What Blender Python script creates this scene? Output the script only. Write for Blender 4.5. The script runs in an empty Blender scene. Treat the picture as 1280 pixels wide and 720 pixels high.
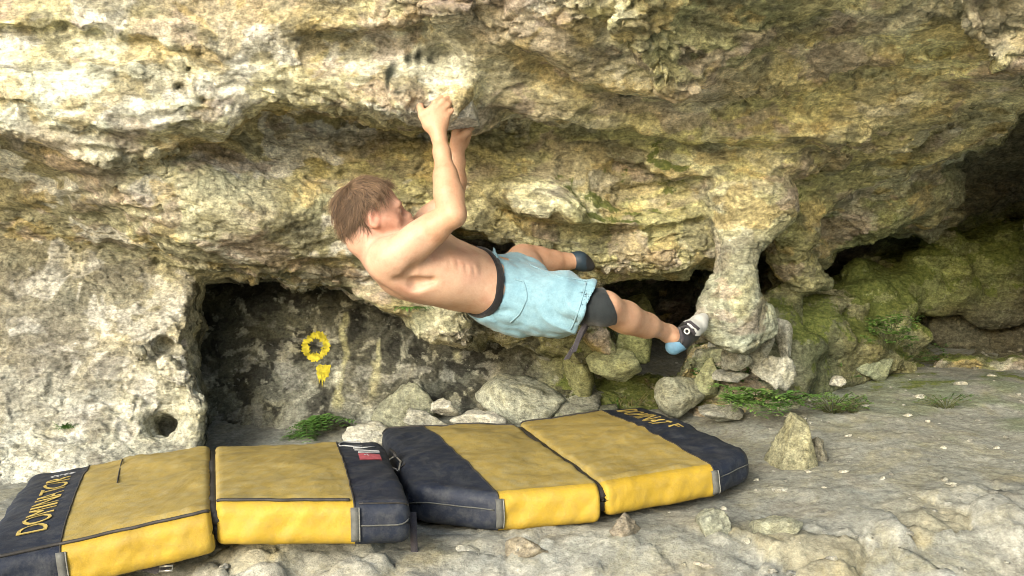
import bpy, math, random
import numpy as np
from mathutils import Vector, Matrix
from mathutils.bvhtree import BVHTree

random.seed(7)
rng = np.random.default_rng(7)
FPX, CZ = 1108.5, 1.5          # focal length in photo pixels, camera height in metres
scene = bpy.context.scene
import time as _t
_t0 = _t.time()
def T(s): print('TIME %.1f' % (_t.time() - _t0), s)
col = scene.collection


def P(px, py, Y):
    """a point of the place: where the line of sight of a photo pixel is Y metres in front of the lens"""
    return np.array(((px - 640.0) / FPX * Y, Y, CZ - (py - 360.0) / FPX * Y))


# ------------------------------------------------------------------ object helpers
def tag(o, label=None, cat=None, group=None, kind=None):
    if label: o['label'] = label
    if cat: o['category'] = cat
    if group: o['group'] = group
    if kind: o['kind'] = kind
    return o


def empty(name, loc, label, cat, group=None):
    o = bpy.data.objects.new(name, None)
    col.objects.link(o)
    o.location = Vector([float(c) for c in loc])
    o.empty_display_size = 0.1
    return tag(o, label, cat, group)


def link(name, me, mat=None, parent=None):
    o = bpy.data.objects.new(name, me)
    col.objects.link(o)
    if mat is not None:
        me.materials.clear()
        me.materials.append(mat)
    if parent is not None:
        o.parent = parent
        o.matrix_parent_inverse = Matrix.Translation(-Vector(world_loc(parent)))
    return o


def world_loc(o):
    v = Vector(o.location)
    while o.parent:
        o = o.parent
        break
    return v if o.type == 'EMPTY' else Vector((0, 0, 0))


def mesh_np(name, verts, faces, smooth=True, cols=None):
    """mesh from numpy verts (n,3) and faces: (m,4) or (m,3) array or list of tuples"""
    me = bpy.data.meshes.new(name)
    verts = np.asarray(verts, dtype=np.float32)
    if isinstance(faces, np.ndarray):
        k = faces.shape[1]
        me.vertices.add(len(verts)); me.vertices.foreach_set('co', verts.ravel())
        me.loops.add(faces.size); me.loops.foreach_set('vertex_index', faces.astype(np.int32).ravel())
        me.polygons.add(len(faces))
        me.polygons.foreach_set('loop_start', np.arange(0, faces.size, k, dtype=np.int32))
        me.update(calc_edges=True)
    else:
        me.from_pydata([tuple(map(float, v)) for v in verts], [], [tuple(map(int, f)) for f in faces])
        me.update()
    if smooth:
        me.polygons.foreach_set('use_smooth', np.ones(len(me.polygons), dtype=bool))
    if cols is not None:
        set_col(me, cols)
    return me


def set_col(me, cols, name='Col'):
    a = me.color_attributes.new(name, 'FLOAT_COLOR', 'POINT')
    c = np.ones((len(me.vertices), 4), dtype=np.float32)
    c[:, :cols.shape[1]] = cols
    a.data.foreach_set('color', c.ravel())


def get_v(me):
    v = np.empty(len(me.vertices) * 3, dtype=np.float32)
    me.vertices.foreach_get('co', v)
    return v.reshape(-1, 3)


def get_n(me):
    v = np.empty(len(me.vertices) * 3, dtype=np.float32)
    me.vertex_normals.foreach_get('vector', v)
    return v.reshape(-1, 3)


# ------------------------------------------------------------------ noise
def _hash(ix, iy, iz, seed):
    h = (ix.astype(np.uint32) * np.uint32(374761393) + iy.astype(np.uint32) * np.uint32(668265263)
         + iz.astype(np.uint32) * np.uint32(2246822519) + np.uint32((seed * 3266489917) & 0xffffffff))
    h ^= h >> np.uint32(15); h *= np.uint32(2246822519)
    h ^= h >> np.uint32(13); h *= np.uint32(3266489917)
    h ^= h >> np.uint32(16)
    return h


def perlin(p, seed=0):
    p = np.asarray(p, dtype=np.float32)
    i = np.floor(p); f = p - i
    i = i.astype(np.int64)
    u = f * f * f * (f * (f * 6 - 15) + 10)
    out = 0
    for dx in (0, 1):
        wx = u[:, 0] if dx else 1 - u[:, 0]
        for dy in (0, 1):
            wy = u[:, 1] if dy else 1 - u[:, 1]
            for dz in (0, 1):
                wz = u[:, 2] if dz else 1 - u[:, 2]
                h = _hash(i[:, 0] + dx, i[:, 1] + dy, i[:, 2] + dz, seed)
                gx = (h & np.uint32(1023)).astype(np.float32) / 511.5 - 1
                gy = ((h >> np.uint32(10)) & np.uint32(1023)).astype(np.float32) / 511.5 - 1
                gz = ((h >> np.uint32(20)) & np.uint32(1023)).astype(np.float32) / 511.5 - 1
                out = out + wx * wy * wz * (gx * (f[:, 0] - dx) + gy * (f[:, 1] - dy) + gz * (f[:, 2] - dz))
    return out * 1.3


def fbm(p, seed=0, octv=3, gain=0.5):
    p = np.asarray(p, dtype=np.float32)
    a, s, out = 1.0, 1.0, 0
    for k in range(octv):
        out = out + a * perlin(p * s + 17.3 * k, seed + k)
        a *= gain; s *= 2.03
    return out


def facets(p, seed=0, tilt=1.0):
    """chipped rock: every Voronoi cell is a plane of its own tilt and offset; returns height, F2-F1, cell value"""
    p = np.asarray(p, dtype=np.float32)
    n = len(p)
    H = np.empty(n, np.float32); E = np.empty(n, np.float32); V = np.empty(n, np.float32)
    CH = 150000
    for s in range(0, n, CH):
        q = p[s:s + CH]
        i = np.floor(q).astype(np.int64)
        b1 = np.full(len(q), 9e9, np.float32); b2 = np.full(len(q), 9e9, np.float32)
        hh = np.zeros(len(q), np.float32); vv = np.zeros(len(q), np.float32)
        for dx in (-1, 0, 1):
            for dy in (-1, 0, 1):
                for dz in (-1, 0, 1):
                    c = i + np.array((dx, dy, dz))
                    h = _hash(c[:, 0], c[:, 1], c[:, 2], seed)
                    h2 = _hash(c[:, 0], c[:, 1], c[:, 2], seed + 91)
                    r = np.stack([(h & np.uint32(1023)), (h >> np.uint32(10)) & np.uint32(1023), (h >> np.uint32(20)) & np.uint32(1023)], 1).astype(np.float32) / 1023
                    t = np.stack([(h2 & np.uint32(1023)), (h2 >> np.uint32(10)) & np.uint32(1023), (h2 >> np.uint32(20)) & np.uint32(1023)], 1).astype(np.float32) / 511.5 - 1
                    d = q - (c + r)
                    dist = (d * d).sum(1)
                    near = dist < b1
                    b2 = np.where(near, b1, np.minimum(b2, dist))
                    b1 = np.where(near, dist, b1)
                    hh = np.where(near, (d * t).sum(1) * tilt + t[:, 0] * 0.4, hh)
                    vv = np.where(near, r[:, 1], vv)
        H[s:s + CH] = hh; V[s:s + CH] = vv
        E[s:s + CH] = np.sqrt(b2) - np.sqrt(b1)
    return H, E, V


def vol_noise(shape, cell, seed):
    """smooth random field on a voxel grid: a coarse lattice blown up by Catmull-Rom"""
    r = np.random.default_rng(seed)
    a = r.standard_normal([int(n / c) + 5 for n, c in zip(shape, cell)]).astype(np.float32)
    for ax in range(3):
        x = np.arange(shape[ax]) / cell[ax]
        i = x.astype(int); f = (x - i).astype(np.float32)
        w = [(-f + 2 * f**2 - f**3) / 2, (2 - 5 * f**2 + 3 * f**3) / 2, (f + 4 * f**2 - 3 * f**3) / 2, (-f**2 + f**3) / 2]
        sh = [1, 1, 1]; sh[ax] = -1
        a = sum(np.take(a, i + k, axis=ax) * w[k].reshape(sh) for k in range(4))
    return a


def sstep(a, b, x):
    t = np.clip((x - a) / (b - a), 0, 1)
    return t * t * (3 - 2 * t)


# ------------------------------------------------------------------ distance fields to meshes
def surface_nets(f, origin, h):
    s = f < 0
    nx, ny, nz = f.shape
    C = [(a, b, c) for a in (0, 1) for b in (0, 1) for c in (0, 1)]
    def sub(arr, o): return arr[o[0]:nx - 1 + o[0], o[1]:ny - 1 + o[1], o[2]:nz - 1 + o[2]]
    cnt = np.zeros((nx - 1, ny - 1, nz - 1), np.int8)
    for o in C: cnt += sub(s, o)
    mask = (cnt > 0) & (cnt < 8)
    ii, jj, kk = np.nonzero(mask)
    idx = np.full(mask.shape, -1, np.int32); idx[ii, jj, kk] = np.arange(len(ii))
    v = np.zeros((len(ii), 3), np.float32); w = np.zeros(len(ii), np.float32)
    for ax in range(3):
        for o in C:
            if o[ax]: continue
            o2 = list(o); o2[ax] = 1
            f0 = f[ii + o[0], jj + o[1], kk + o[2]]; f1 = f[ii + o2[0], jj + o2[1], kk + o2[2]]
            cr = (f0 < 0) != (f1 < 0)
            t = np.where(cr, f0 / np.where(cr, f0 - f1, 1), 0)
            pt = np.stack([np.full(len(ii), o[0], np.float32), np.full(len(ii), o[1], np.float32), np.full(len(ii), o[2], np.float32)], 1)
            pt[:, ax] = t
            v += pt * cr[:, None]; w += cr
    v = v / w[:, None] + np.stack([ii, jj, kk], 1)
    verts = v * h + np.asarray(origin, np.float32)
    F = []
    for ax in range(3):
        a1, a2 = (ax + 1) % 3, (ax + 2) % 3
        lo = [slice(None)] * 3; hi = [slice(None)] * 3
        lo[ax] = slice(0, -1); hi[ax] = slice(1, None)
        ch = s[tuple(lo)] != s[tuple(hi)]
        e = np.stack(np.nonzero(ch), 1)
        ok = (e[:, a1] >= 1) & (e[:, a2] >= 1) & (e[:, a1] < idx.shape[a1]) & (e[:, a2] < idx.shape[a2])
        e = e[ok]
        inside = s[e[:, 0], e[:, 1], e[:, 2]]
        q = []
        for d1, d2 in ((1, 1), (0, 1), (0, 0), (1, 0)):
            c = e.copy(); c[:, a1] -= d1; c[:, a2] -= d2
            q.append(idx[c[:, 0], c[:, 1], c[:, 2]])
        q = np.stack(q, 1)
        q[~inside] = q[~inside][:, ::-1]
        F.append(q)
    return verts, np.concatenate(F)


class Field:
    """a signed distance grid; primitives are smooth-joined where they reach"""
    def __init__(self, lo, hi, h):
        self.lo = np.asarray(lo, float); self.h = h
        self.n = np.ceil((np.asarray(hi, float) - self.lo) / h).astype(int) + 1
        self.f = np.full(self.n, 0.3, np.float32)

    def block(self, lo, hi):
        a = np.clip(np.floor((np.asarray(lo) - self.lo) / self.h).astype(int), 0, self.n)
        b = np.clip(np.ceil((np.asarray(hi) - self.lo) / self.h).astype(int) + 1, 0, self.n)
        sl = tuple(slice(i, j) for i, j in zip(a, b))
        g = np.meshgrid(*[self.lo[k] + np.arange(a[k], b[k]) * self.h for k in range(3)], indexing='ij')
        return sl, np.stack(g, -1).astype(np.float32)

    def _join(self, sl, d, k, op):
        f = self.f[sl]
        if op == 'add':
            hh = np.maximum(k - np.abs(f - d), 0) / k
            self.f[sl] = np.minimum(f, d) - hh * hh * k * 0.25
        else:
            hh = np.maximum(k - np.abs(f + d), 0) / k
            self.f[sl] = np.maximum(f, -d) + hh * hh * k * 0.25

    def cone(self, a, b, ra, rb, k=0.02, op='add'):
        a = np.asarray(a, np.float32); b = np.asarray(b, np.float32); m = max(ra, rb) + k * 1.5 + 0.02
        sl, p = self.block(np.minimum(a, b) - m, np.maximum(a, b) + m)
        if 0 in p.shape: return
        ab = b - a
        t = np.clip(((p - a) @ ab) / max(float(ab @ ab), 1e-9), 0, 1)
        d = np.linalg.norm(p - (a + t[..., None] * ab), axis=-1) - (ra + (rb - ra) * t)
        self._join(sl, d, k, op)

    def chain(self, pts, rad, k=0.02, op='add'):
        for i in range(len(pts) - 1): self.cone(pts[i], pts[i + 1], rad[i], rad[i + 1], k, op)

    def ell(self, c, r, R=None, k=0.02, op='add'):
        c = np.asarray(c, np.float32); r = np.asarray(r, np.float32)
        m = float(r.max()) + k * 1.5 + 0.02
        sl, p = self.block(c - m, c + m)
        if 0 in p.shape: return
        q = p - c
        if R is not None: q = q @ np.asarray(R, np.float32).T      # rows of R: the ellipsoid's own axes
        k0 = np.linalg.norm(q / r, axis=-1); k1 = np.linalg.norm(q / (r * r), axis=-1)
        d = np.where(k1 > 1e-6, k0 * (k0 - 1) / np.maximum(k1, 1e-6), -r.min())
        self._join(sl, d, k, op)

    def mesh(self):
        f = self.f
        for ax in range(3):
            i = [slice(None)] * 3
            for e in (0, -1):
                i[ax] = e; f[tuple(i)] = np.maximum(f[tuple(i)], self.h)
        return surface_nets(f, self.lo, self.h)


def frame(x, z):
    """rows: x axis, y axis, z axis from two directions"""
    x = np.array(x, float); x /= np.linalg.norm(x)
    z = np.array(z, float); z = z - x * (z @ x); z /= np.linalg.norm(z)
    return np.stack([x, np.cross(z, x), z])


def tube(pts, rad, seg=8, closed=False, cap=True):
    """verts, faces of a tube along points"""
    pts = [np.asarray(p, float) for p in pts]; n = len(pts)
    if np.isscalar(rad): rad = [rad] * n
    V, F = [], []
    up = None
    for i in range(n):
        a = pts[(i - 1) % n] if (closed or i > 0) else pts[0]
        b = pts[(i + 1) % n] if (closed or i < n - 1) else pts[-1]
        t = b - a; t /= max(np.linalg.norm(t), 1e-9)
        if up is None:
            up = np.array((0, 0, 1.0)) if abs(t[2]) < 0.9 else np.array((1.0, 0, 0))
        up = up - t * (up @ t); up /= max(np.linalg.norm(up), 1e-9)
        s = np.cross(t, up)
        for k in range(seg):
            an = 2 * math.pi * k / seg
            V.append(pts[i] + rad[i] * (math.cos(an) * up + math.sin(an) * s))
    for i in range(n if closed else n - 1):
        for k in range(seg):
            a = i * seg + k; b = i * seg + (k + 1) % seg
            c = ((i + 1) % n) * seg + (k + 1) % seg; d = ((i + 1) % n) * seg + k
            F.append((a, b, c, d))
    if cap and not closed:
        F.append(tuple(range(seg))[::-1]); F.append(tuple(range((n - 1) * seg, n * seg)))
    return V, F


class MB:
    def __init__(self): self.v = []; self.f = []
    def add(self, VF):
        o = len(self.v); self.v += [np.asarray(p, float) for p in VF[0]]
        self.f += [tuple(i + o for i in f) for f in VF[1]]
        return self
    def build(self, name, mat, parent=None, smooth=True):
        return link(name, mesh_np(name, np.array(self.v), self.f, smooth), mat, parent)
# ------------------------------------------------------------------ materials
def new_mat(name):
    m = bpy.data.materials.new(name); m.use_nodes = True
    nt = m.node_tree; nt.nodes.clear()
    out = nt.nodes.new('ShaderNodeOutputMaterial'); b = nt.nodes.new('ShaderNodeBsdfPrincipled')
    nt.links.new(b.outputs[0], out.inputs[0])
    b.inputs['Specular IOR Level'].default_value = 0.25
    return m, nt, b


def N(nt, kind, **kw):
    n = nt.nodes.new('ShaderNode' + kind)
    for k, v in kw.items():
        if k in n.inputs: n.inputs[k].default_value = v
        else: setattr(n, k, v)
    return n


def ramp(nt, src, stops):
    r = nt.nodes.new('ShaderNodeValToRGB')
    e = r.color_ramp.elements
    while len(e) > 1: e.remove(e[-1])
    e[0].position, e[0].color = stops[0][0], (*([stops[0][1]] * 3 if np.isscalar(stops[0][1]) else stops[0][1]), 1)
    for p, c in stops[1:]:
        x = e.new(p); x.color = (*([c] * 3 if np.isscalar(c) else c), 1)
    nt.links.new(src, r.inputs[0])
    return r.outputs[0]


def mix(nt, fac, a, b, mode='MIX'):
    m = nt.nodes.new('ShaderNodeMix'); m.data_type = 'RGBA'; m.blend_type = mode
    for sock, val in ((m.inputs[0], fac), (m.inputs[6], a), (m.inputs[7], b)):
        if hasattr(val, 'links') or isinstance(val, bpy.types.NodeSocket): nt.links.new(val, sock)
        elif np.isscalar(val): sock.default_value = val
        else: sock.default_value = (*val, 1)
    return m.outputs[2]


def noise(nt, vec, scale, detail=4, rough=0.6, dist=0.0):
    n = N(nt, 'TexNoise'); n.inputs['Scale'].default_value = scale; n.inputs['Detail'].default_value = detail
    n.inputs['Roughness'].default_value = rough; n.inputs['Distortion'].default_value = dist
    nt.links.new(vec, n.inputs['Vector'])
    return n.outputs['Fac']


def mapped(nt, vec, scale=(1, 1, 1), rot=(0, 0, 0), loc=(0, 0, 0)):
    m = nt.nodes.new('ShaderNodeMapping')
    m.inputs['Scale'].default_value = scale; m.inputs['Rotation'].default_value = rot; m.inputs['Location'].default_value = loc
    nt.links.new(vec, m.inputs['Vector'])
    return m.outputs[0]


def bump(nt, b, h, strength=0.5, dist=0.01, prev=None):
    n = nt.nodes.new('ShaderNodeBump'); n.inputs['Strength'].default_value = strength; n.inputs['Distance'].default_value = dist
    nt.links.new(h, n.inputs['Height'])
    if prev is not None: nt.links.new(prev, n.inputs['Normal'])
    nt.links.new(n.outputs[0], b.inputs['Normal'])
    return n.outputs[0]


def rock_mat(name, speck=0.5, var=0.5, strata=0.3, dark=0.25, rough=0.9, bstr=0.9, moss=True, crk=0.5, grain=1.0):
    """limestone: base colour from the mesh (Col), A = moss; broken up by grain, stain and lichen patterns"""
    m, nt, b = new_mat(name)
    tc = N(nt, 'TexCoord').outputs['Object']
    at = N(nt, 'Attribute', attribute_name='Col'); base = at.outputs['Color']; mo = at.outputs['Alpha']
    n1 = noise(nt, tc, 7, 8, 0.68, 0.5)
    n2 = noise(nt, mapped(nt, tc, (9, 9, 34), (0.12, 0.18, 0)), 1.0, 7, 0.65, 0.8)
    n3 = noise(nt, tc, 46, 6, 0.75)
    n4 = noise(nt, tc, 130, 4, 0.75)
    n5 = noise(nt, mapped(nt, tc, (70, 70, 120), (0.1, 0.15, 0)), 1.0, 5, 0.8, 0.5)
    c = mix(nt, 1.0, base, ramp(nt, n1, [(0.25, 1 - var), (0.5, 1.0), (0.75, 1 + var * 0.7)]), 'MULTIPLY')
    c = mix(nt, strata, c, ramp(nt, n2, [(0.34, 0.3), (0.5, 1.0), (0.66, 1.7)]), 'MULTIPLY')
    c = mix(nt, 0.75 * grain, c, ramp(nt, n3, [(0.34, 0.4), (0.5, 1.0), (0.66, 1.6)]), 'MULTIPLY')
    c = mix(nt, 0.8 * grain, c, ramp(nt, n5, [(0.36, 0.5), (0.5, 1.0), (0.64, 1.45)]), 'MULTIPLY')
    # ochre / grey drift
    nh = noise(nt, mapped(nt, tc, (1, 1, 1), (0, 0, 0), (5, 3, 1)), 5, 6, 0.7, 0.6)
    c = mix(nt, ramp(nt, nh, [(0.5, 0.0), (0.72, 0.5)]), c, mix(nt, 1.0, c, (1.12, 0.98, 0.55), 'MULTIPLY'))
    c = mix(nt, ramp(nt, nh, [(0.28, 0.5), (0.46, 0.0)]), c, mix(nt, 1.0, c, (0.85, 0.97, 1.1), 'MULTIPLY'))
    # small dark cracks and pits
    v = N(nt, 'TexVoronoi', feature='DISTANCE_TO_EDGE'); v.inputs['Scale'].default_value = 13
    wv = nt.nodes.new('ShaderNodeVectorMath'); wv.operation = 'ADD'
    nn = N(nt, 'TexNoise'); nn.inputs['Scale'].default_value = 9; nn.inputs['Detail'].default_value = 5
    nt.links.new(tc, nn.inputs['Vector'])
    sc = nt.nodes.new('ShaderNodeVectorMath'); sc.operation = 'SCALE'; sc.inputs['Scale'].default_value = 0.3
    nt.links.new(nn.outputs['Color'], sc.inputs[0]); nt.links.new(tc, wv.inputs[0]); nt.links.new(sc.outputs[0], wv.inputs[1])
    nt.links.new(wv.outputs[0], v.inputs['Vector'])
    crack = ramp(nt, v.outputs['Distance'], [(0.0, 1.0), (0.012, 0.6), (0.035, 0.0)])
    gate = ramp(nt, noise(nt, tc, 4.5, 4, 0.6), [(0.52, 0.0), (0.68, crk)])
    cg = mix(nt, 1.0, crack, gate, 'MULTIPLY')
    c = mix(nt, cg, c, mix(nt, 1.0, c, (0.38, 0.33, 0.25), 'MULTIPLY'))
    st = ramp(nt, noise(nt, mapped(nt, tc, (1, 1, 1), (0, 0, 0), (9, 1, 4)), 11, 8, 0.72, 0.3), [(0.60, 0.0), (0.72, 1.0)])
    fs = mix(nt, 1.0, st, (dark, dark, dark), 'MULTIPLY')
    c = mix(nt, fs, c, (0.035, 0.034, 0.022))
    # pale lichen / chalk flecks
    lp = N(nt, 'TexVoronoi', feature='F1'); lp.inputs['Scale'].default_value = 30
    nt.links.new(wv.outputs[0], lp.inputs['Vector'])
    fl = mix(nt, 1.0, ramp(nt, lp.outputs['Distance'], [(0.16, 1.0), (0.30, 0.0)]), ramp(nt, noise(nt, tc, 6, 4, 0.7), [(0.52, 0.0), (0.66, 1.0)]), 'MULTIPLY')
    fl = mix(nt, 1.0, fl, (speck, speck, speck), 'MULTIPLY')
    c = mix(nt, fl, c, mix(nt, 0.55, c, (0.6, 0.6, 0.5)))
    if moss:
        mth = nt.nodes.new('ShaderNodeMath'); mth.operation = 'ADD'
        nm = noise(nt, tc, 14, 8, 0.72)
        nt.links.new(mo, mth.inputs[0]); nt.links.new(nm, mth.inputs[1])
        mf = ramp(nt, mth.outputs[0], [(0.95, 0.0), (1.12, 0.9)])
        mc = ramp(nt, noise(nt, tc, 60, 5, 0.7), [(0.32, (0.045, 0.065, 0.014)), (0.52, (0.12, 0.15, 0.035)), (0.70, (0.23, 0.25, 0.07))])
        c = mix(nt, mf, c, mc)
    nt.links.new(c, b.inputs['Base Color'])
    b.inputs['Roughness'].default_value = rough
    b.inputs['Specular IOR Level'].default_value = 0.2
    p1 = bump(nt, b, n2, bstr * 0.55, 0.03)
    p1 = bump(nt, b, n3, bstr, 0.014, p1)
    p1 = bump(nt, b, n5, bstr * 0.8, 0.006, p1)
    p1 = bump(nt, b, n4, bstr * 0.8, 0.004, p1)
    inv = nt.nodes.new('ShaderNodeMath'); inv.operation = 'SUBTRACT'; inv.inputs[0].default_value = 1.0
    nt.links.new(cg, inv.inputs[1])
    bump(nt, b, inv.outputs[0], 0.6, 0.008, p1)
    return m


def plain(name, c, rough=0.6, spec=0.3, nscale=0, namp=0.2, bstr=0.0, bscale=200, metal=0.0):
    m, nt, b = new_mat(name)
    tc = N(nt, 'TexCoord').outputs['Object']
    if nscale:
        n = noise(nt, tc, nscale, 6, 0.65)
        cc = mix(nt, 1.0, c, ramp(nt, n, [(0.3, 1 - namp), (0.5, 1.0), (0.7, 1 + namp)]), 'MULTIPLY')
        nt.links.new(cc, b.inputs['Base Color'])
    else:
        b.inputs['Base Color'].default_value = (*c, 1)
    if bstr:
        bump(nt, b, noise(nt, tc, bscale, 4, 0.6), bstr, 0.004)
    b.inputs['Roughness'].default_value = rough; b.inputs['Specular IOR Level'].default_value = spec
    b.inputs['Metallic'].default_value = metal
    return m


M = {}
M['rock'] = rock_mat('limestone', speck=0.5, var=0.35, strata=0.5, dark=0.35)
M['wall'] = rock_mat('dark_wall_stone', speck=0.7, var=0.7, strata=0.1, dark=0.4, bstr=0.8)
M['stone'] = rock_mat('rubble_stone', speck=0.5, var=0.3, strata=0.15, dark=0.2)
# ------------------------------------------------------------------ the cliff: depth of the rock behind each line of sight
def tps(pts, gx, gy, smooth=1e-3):
    """thin plate spline through (px,py,value)"""
    a = np.array(pts, float); X = a[:, :2] / 500.0; n = len(a)
    def U(r2): return np.where(r2 > 0, r2 * np.log(r2 + 1e-12), 0)
    K = U(((X[:, None] - X[None]) ** 2).sum(-1)) + smooth * np.eye(n)
    Pm = np.hstack([np.ones((n, 1)), X])
    A = np.block([[K, Pm], [Pm.T, np.zeros((3, 3))]])
    w = np.linalg.solve(A, np.concatenate([a[:, 2], np.zeros(3)]))
    out = w[n] + w[n + 1] * gx / 500.0 + w[n + 2] * gy / 500.0
    for i in range(n):
        out = out + w[i] * U((gx / 500.0 - X[i, 0]) ** 2 + (gy / 500.0 - X[i, 1]) ** 2)
    return np.clip(out, a[:, 2].min() - 0.15, a[:, 2].max() + 0.15)


def poly_sd(poly, gx, gy):
    """signed distance (px) to a polygon, negative inside"""
    p = np.array(poly, float); n = len(p)
    d = np.full(gx.shape, 1e9); ins = np.zeros(gx.shape, bool)
    for i in range(n):
        a, b = p[i], p[(i + 1) % n]
        e = b - a; wx, wy = gx - a[0], gy - a[1]
        t = np.clip((wx * e[0] + wy * e[1]) / (e @ e), 0, 1)
        d = np.minimum(d, (wx - t * e[0]) ** 2 + (wy - t * e[1]) ** 2)
        c = ((a[1] <= gy) & (b[1] > gy)) | ((b[1] <= gy) & (a[1] > gy))
        xs = a[0] + (gy - a[1]) / (e[1] if abs(e[1]) > 1e-9 else 1e-9) * e[0]
        ins ^= c & (gx < xs)
    return np.where(ins, -1, 1) * np.sqrt(d)


GX0, GX1, GY0, GY1, GS = -1000, 2400, -700, 1300, 3
gpx, gpy = np.meshgrid(np.arange(GX0, GX1, GS, dtype=float), np.arange(GY0, GY1, GS, dtype=float), indexing='ij')
# ragged outlines: the zone borders wander a little
wob = np.stack([gpx.ravel() / 38, gpy.ravel() / 38, np.zeros(gpx.size)], 1)
wx_ = fbm(wob, 3, 3).reshape(gpx.shape) * 13; wy_ = fbm(wob + 31, 5, 3).reshape(gpx.shape) * 11
gxw, gyw = gpx + wx_, gpy + wy_

D = tps([(-800, -300, 2.5), (-300, -300, 2.5), (0, -250, 2.55), (300, -250, 2.5), (700, -250, 2.2), (1100, -250, 2.1), (1500, -250, 2.1), (2200, -250, 2.1),
         (-800, 100, 2.6), (-300, 100, 2.62), (0, 0, 2.72), (0, 90, 2.68), (0, 160, 2.72), (250, 0, 2.72), (250, 90, 2.72), (250, 150, 2.8), (420, 60, 2.74), (500, 0, 2.6),
         (500, 100, 2.8), (560, 140, 2.9), (640, 130, 3.0), (700, 0, 2.42), (700, 100, 2.82), (700, 200, 3.2), (700, 290, 3.34), (900, 0, 2.38),
         (800, 140, 2.98), (900, 100, 2.78), (900, 200, 3.15), (900, 290, 3.42), (1000, 300, 3.65), (1100, 0, 2.35), (1100, 100, 2.8), (1100, 190, 3.3), (1080, 260, 3.75), (1280, 0, 2.25),
         (1280, 90, 2.7), (1280, 145, 3.15), (1500, 0, 2.2), (1500, 100, 2.7), (1900, 100, 2.6), (300, 250, 3.1), (200, 220, 2.95), (0, 400, 3.3), (-500, 400, 3.0), (700, 500, 3.6), (1300, 400, 4.2), (2000, 400, 3.0)], gpx, gpy)
ZONE = np.zeros(gpx.shape, np.int8)      # 0 overhang, 1 left buttress, 2 back wall, 3 right cavity, 4 mossy bank


def zone(poly, pts, w=5, zid=None, ragged=True, fade=None):
    global D
    x, y = (gxw, gyw) if ragged else (gpx, gpy)
    sd = poly_sd(poly, x, y)
    a = 1 - sstep(-w, w, sd)
    if fade: a = a * (1 - sstep(fade[0], fade[1], gpx))
    m = a > 0
    if len(pts) == 1: dz = np.full(int(m.sum()), pts[0][2])
    elif len(pts) < 4: # plane / inverse distance
        q = np.array(pts, float); dd = (gpx[m][:, None] - q[:, 0]) ** 2 + (gpy[m][:, None] - q[:, 1]) ** 2 + 1
        ww = 1 / dd ** 1.2; dz = (ww * q[:, 2]).sum(1) / ww.sum(1)
    else: dz = tps(pts, gpx[m], gpy[m])
    D[m] = D[m] * (1 - a[m]) + dz * a[m]
    if zid is not None: ZONE[a > 0.5] = zid


# second tier under the first lip, left: bulge slightly behind the upper face
zone([(-900, 150), (0, 162), (60, 178), (130, 188), (230, 176), (300, 160), (335, 140), (420, 138), (470, 150), (520, 148), (560, 152), (600, 160), (660, 150), (700, 168),
      (740, 200), (760, 330), (700, 312), (560, 300), (480, 360), (430, 372), (240, 350), (140, 320), (-900, 320)],
     [(-800, 180, 2.84), (0, 170, 2.92), (100, 200, 2.93), (200, 195, 2.96), (260, 260, 3.0), (320, 300, 3.12), (330, 190, 3.2), (440, 170, 3.32), (440, 240, 3.24), (440, 320, 3.3), (520, 220, 3.3), (600, 220, 3.32), (600, 290, 3.3), (700, 290, 3.36), (720, 220, 3.26), (740, 320, 3.42), (0, 290, 3.0), (-800, 300, 3.0), (250, 345, 3.3), (430, 360, 3.5)], 5, fade=(600, 760))
# receding strata under the left bulge
zone([(-900, 140), (0, 172), (60, 190), (108, 214), (165, 262), (250, 312), (330, 335), (430, 350), (500, 372), (420, 378), (250, 352), (130, 318), (-900, 318)],
     [(-800, 150, 2.75), (0, 185, 3.0), (0, 290, 3.42), (60, 260, 3.28), (60, 200, 3.0), (120, 240, 3.1), (170, 275, 3.16), (170, 320, 3.46), (250, 318, 3.22), (250, 348, 3.5), (340, 340, 3.3), (340, 360, 3.55), (430, 355, 3.4), (430, 372, 3.6), (-800, 300, 3.3)], 4)
# left buttress
zone([(-900, 292), (0, 296), (60, 298), (120, 307), (180, 322), (252, 346), (243, 385), (234, 425), (238, 455), (256, 492), (259, 522), (246, 560), (250, 900), (-900, 900)],
     [(-800, 400, 3.1), (-800, 700, 2.7), (0, 310, 3.42), (0, 400, 3.32), (0, 500, 3.2), (0, 580, 3.08), (0, 750, 2.7), (120, 330, 3.44), (120, 450, 3.3), (120, 560, 3.15), (240, 360, 3.46), (225, 450, 3.34), (235, 540, 3.24), (200, 720, 2.9)], 3, 1)
# dark back wall
zone([(240, 336), (330, 350), (430, 368), (470, 384), (510, 404), (545, 424), (585, 424), (620, 412), (690, 425), (730, 440), (738, 500), (735, 900), (254, 900), (243, 560), (259, 522), (256, 492), (236, 450), (236, 425)],
     [(270, 350, 4.0), (270, 450, 3.9), (270, 560, 3.72), (400, 380, 3.88), (400, 470, 3.8), (400, 550, 3.62), (550, 450, 3.9), (550, 520, 3.75), (700, 440, 3.9), (700, 520, 3.7), (450, 900, 3.2)], 4, 2)
# slot under the second lip where the far foot hooks
zone([(552, 294), (640, 298), (704, 302), (750, 326), (746, 346), (700, 366), (560, 390)], [(600, 330, 4.1), (700, 330, 4.0), (650, 380, 3.7)], 4)
zone([(440, 352), (590, 352), (584, 415), (550, 424), (520, 405), (470, 388), (432, 372)], [(450, 365, 3.42), (550, 400, 3.5), (580, 360, 3.45)], 4)
zone([(585, 385), (690, 398), (735, 420), (742, 455), (700, 445), (640, 432), (580, 422)], [(600, 400, 3.72), (720, 440, 3.7)], 6)
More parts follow.
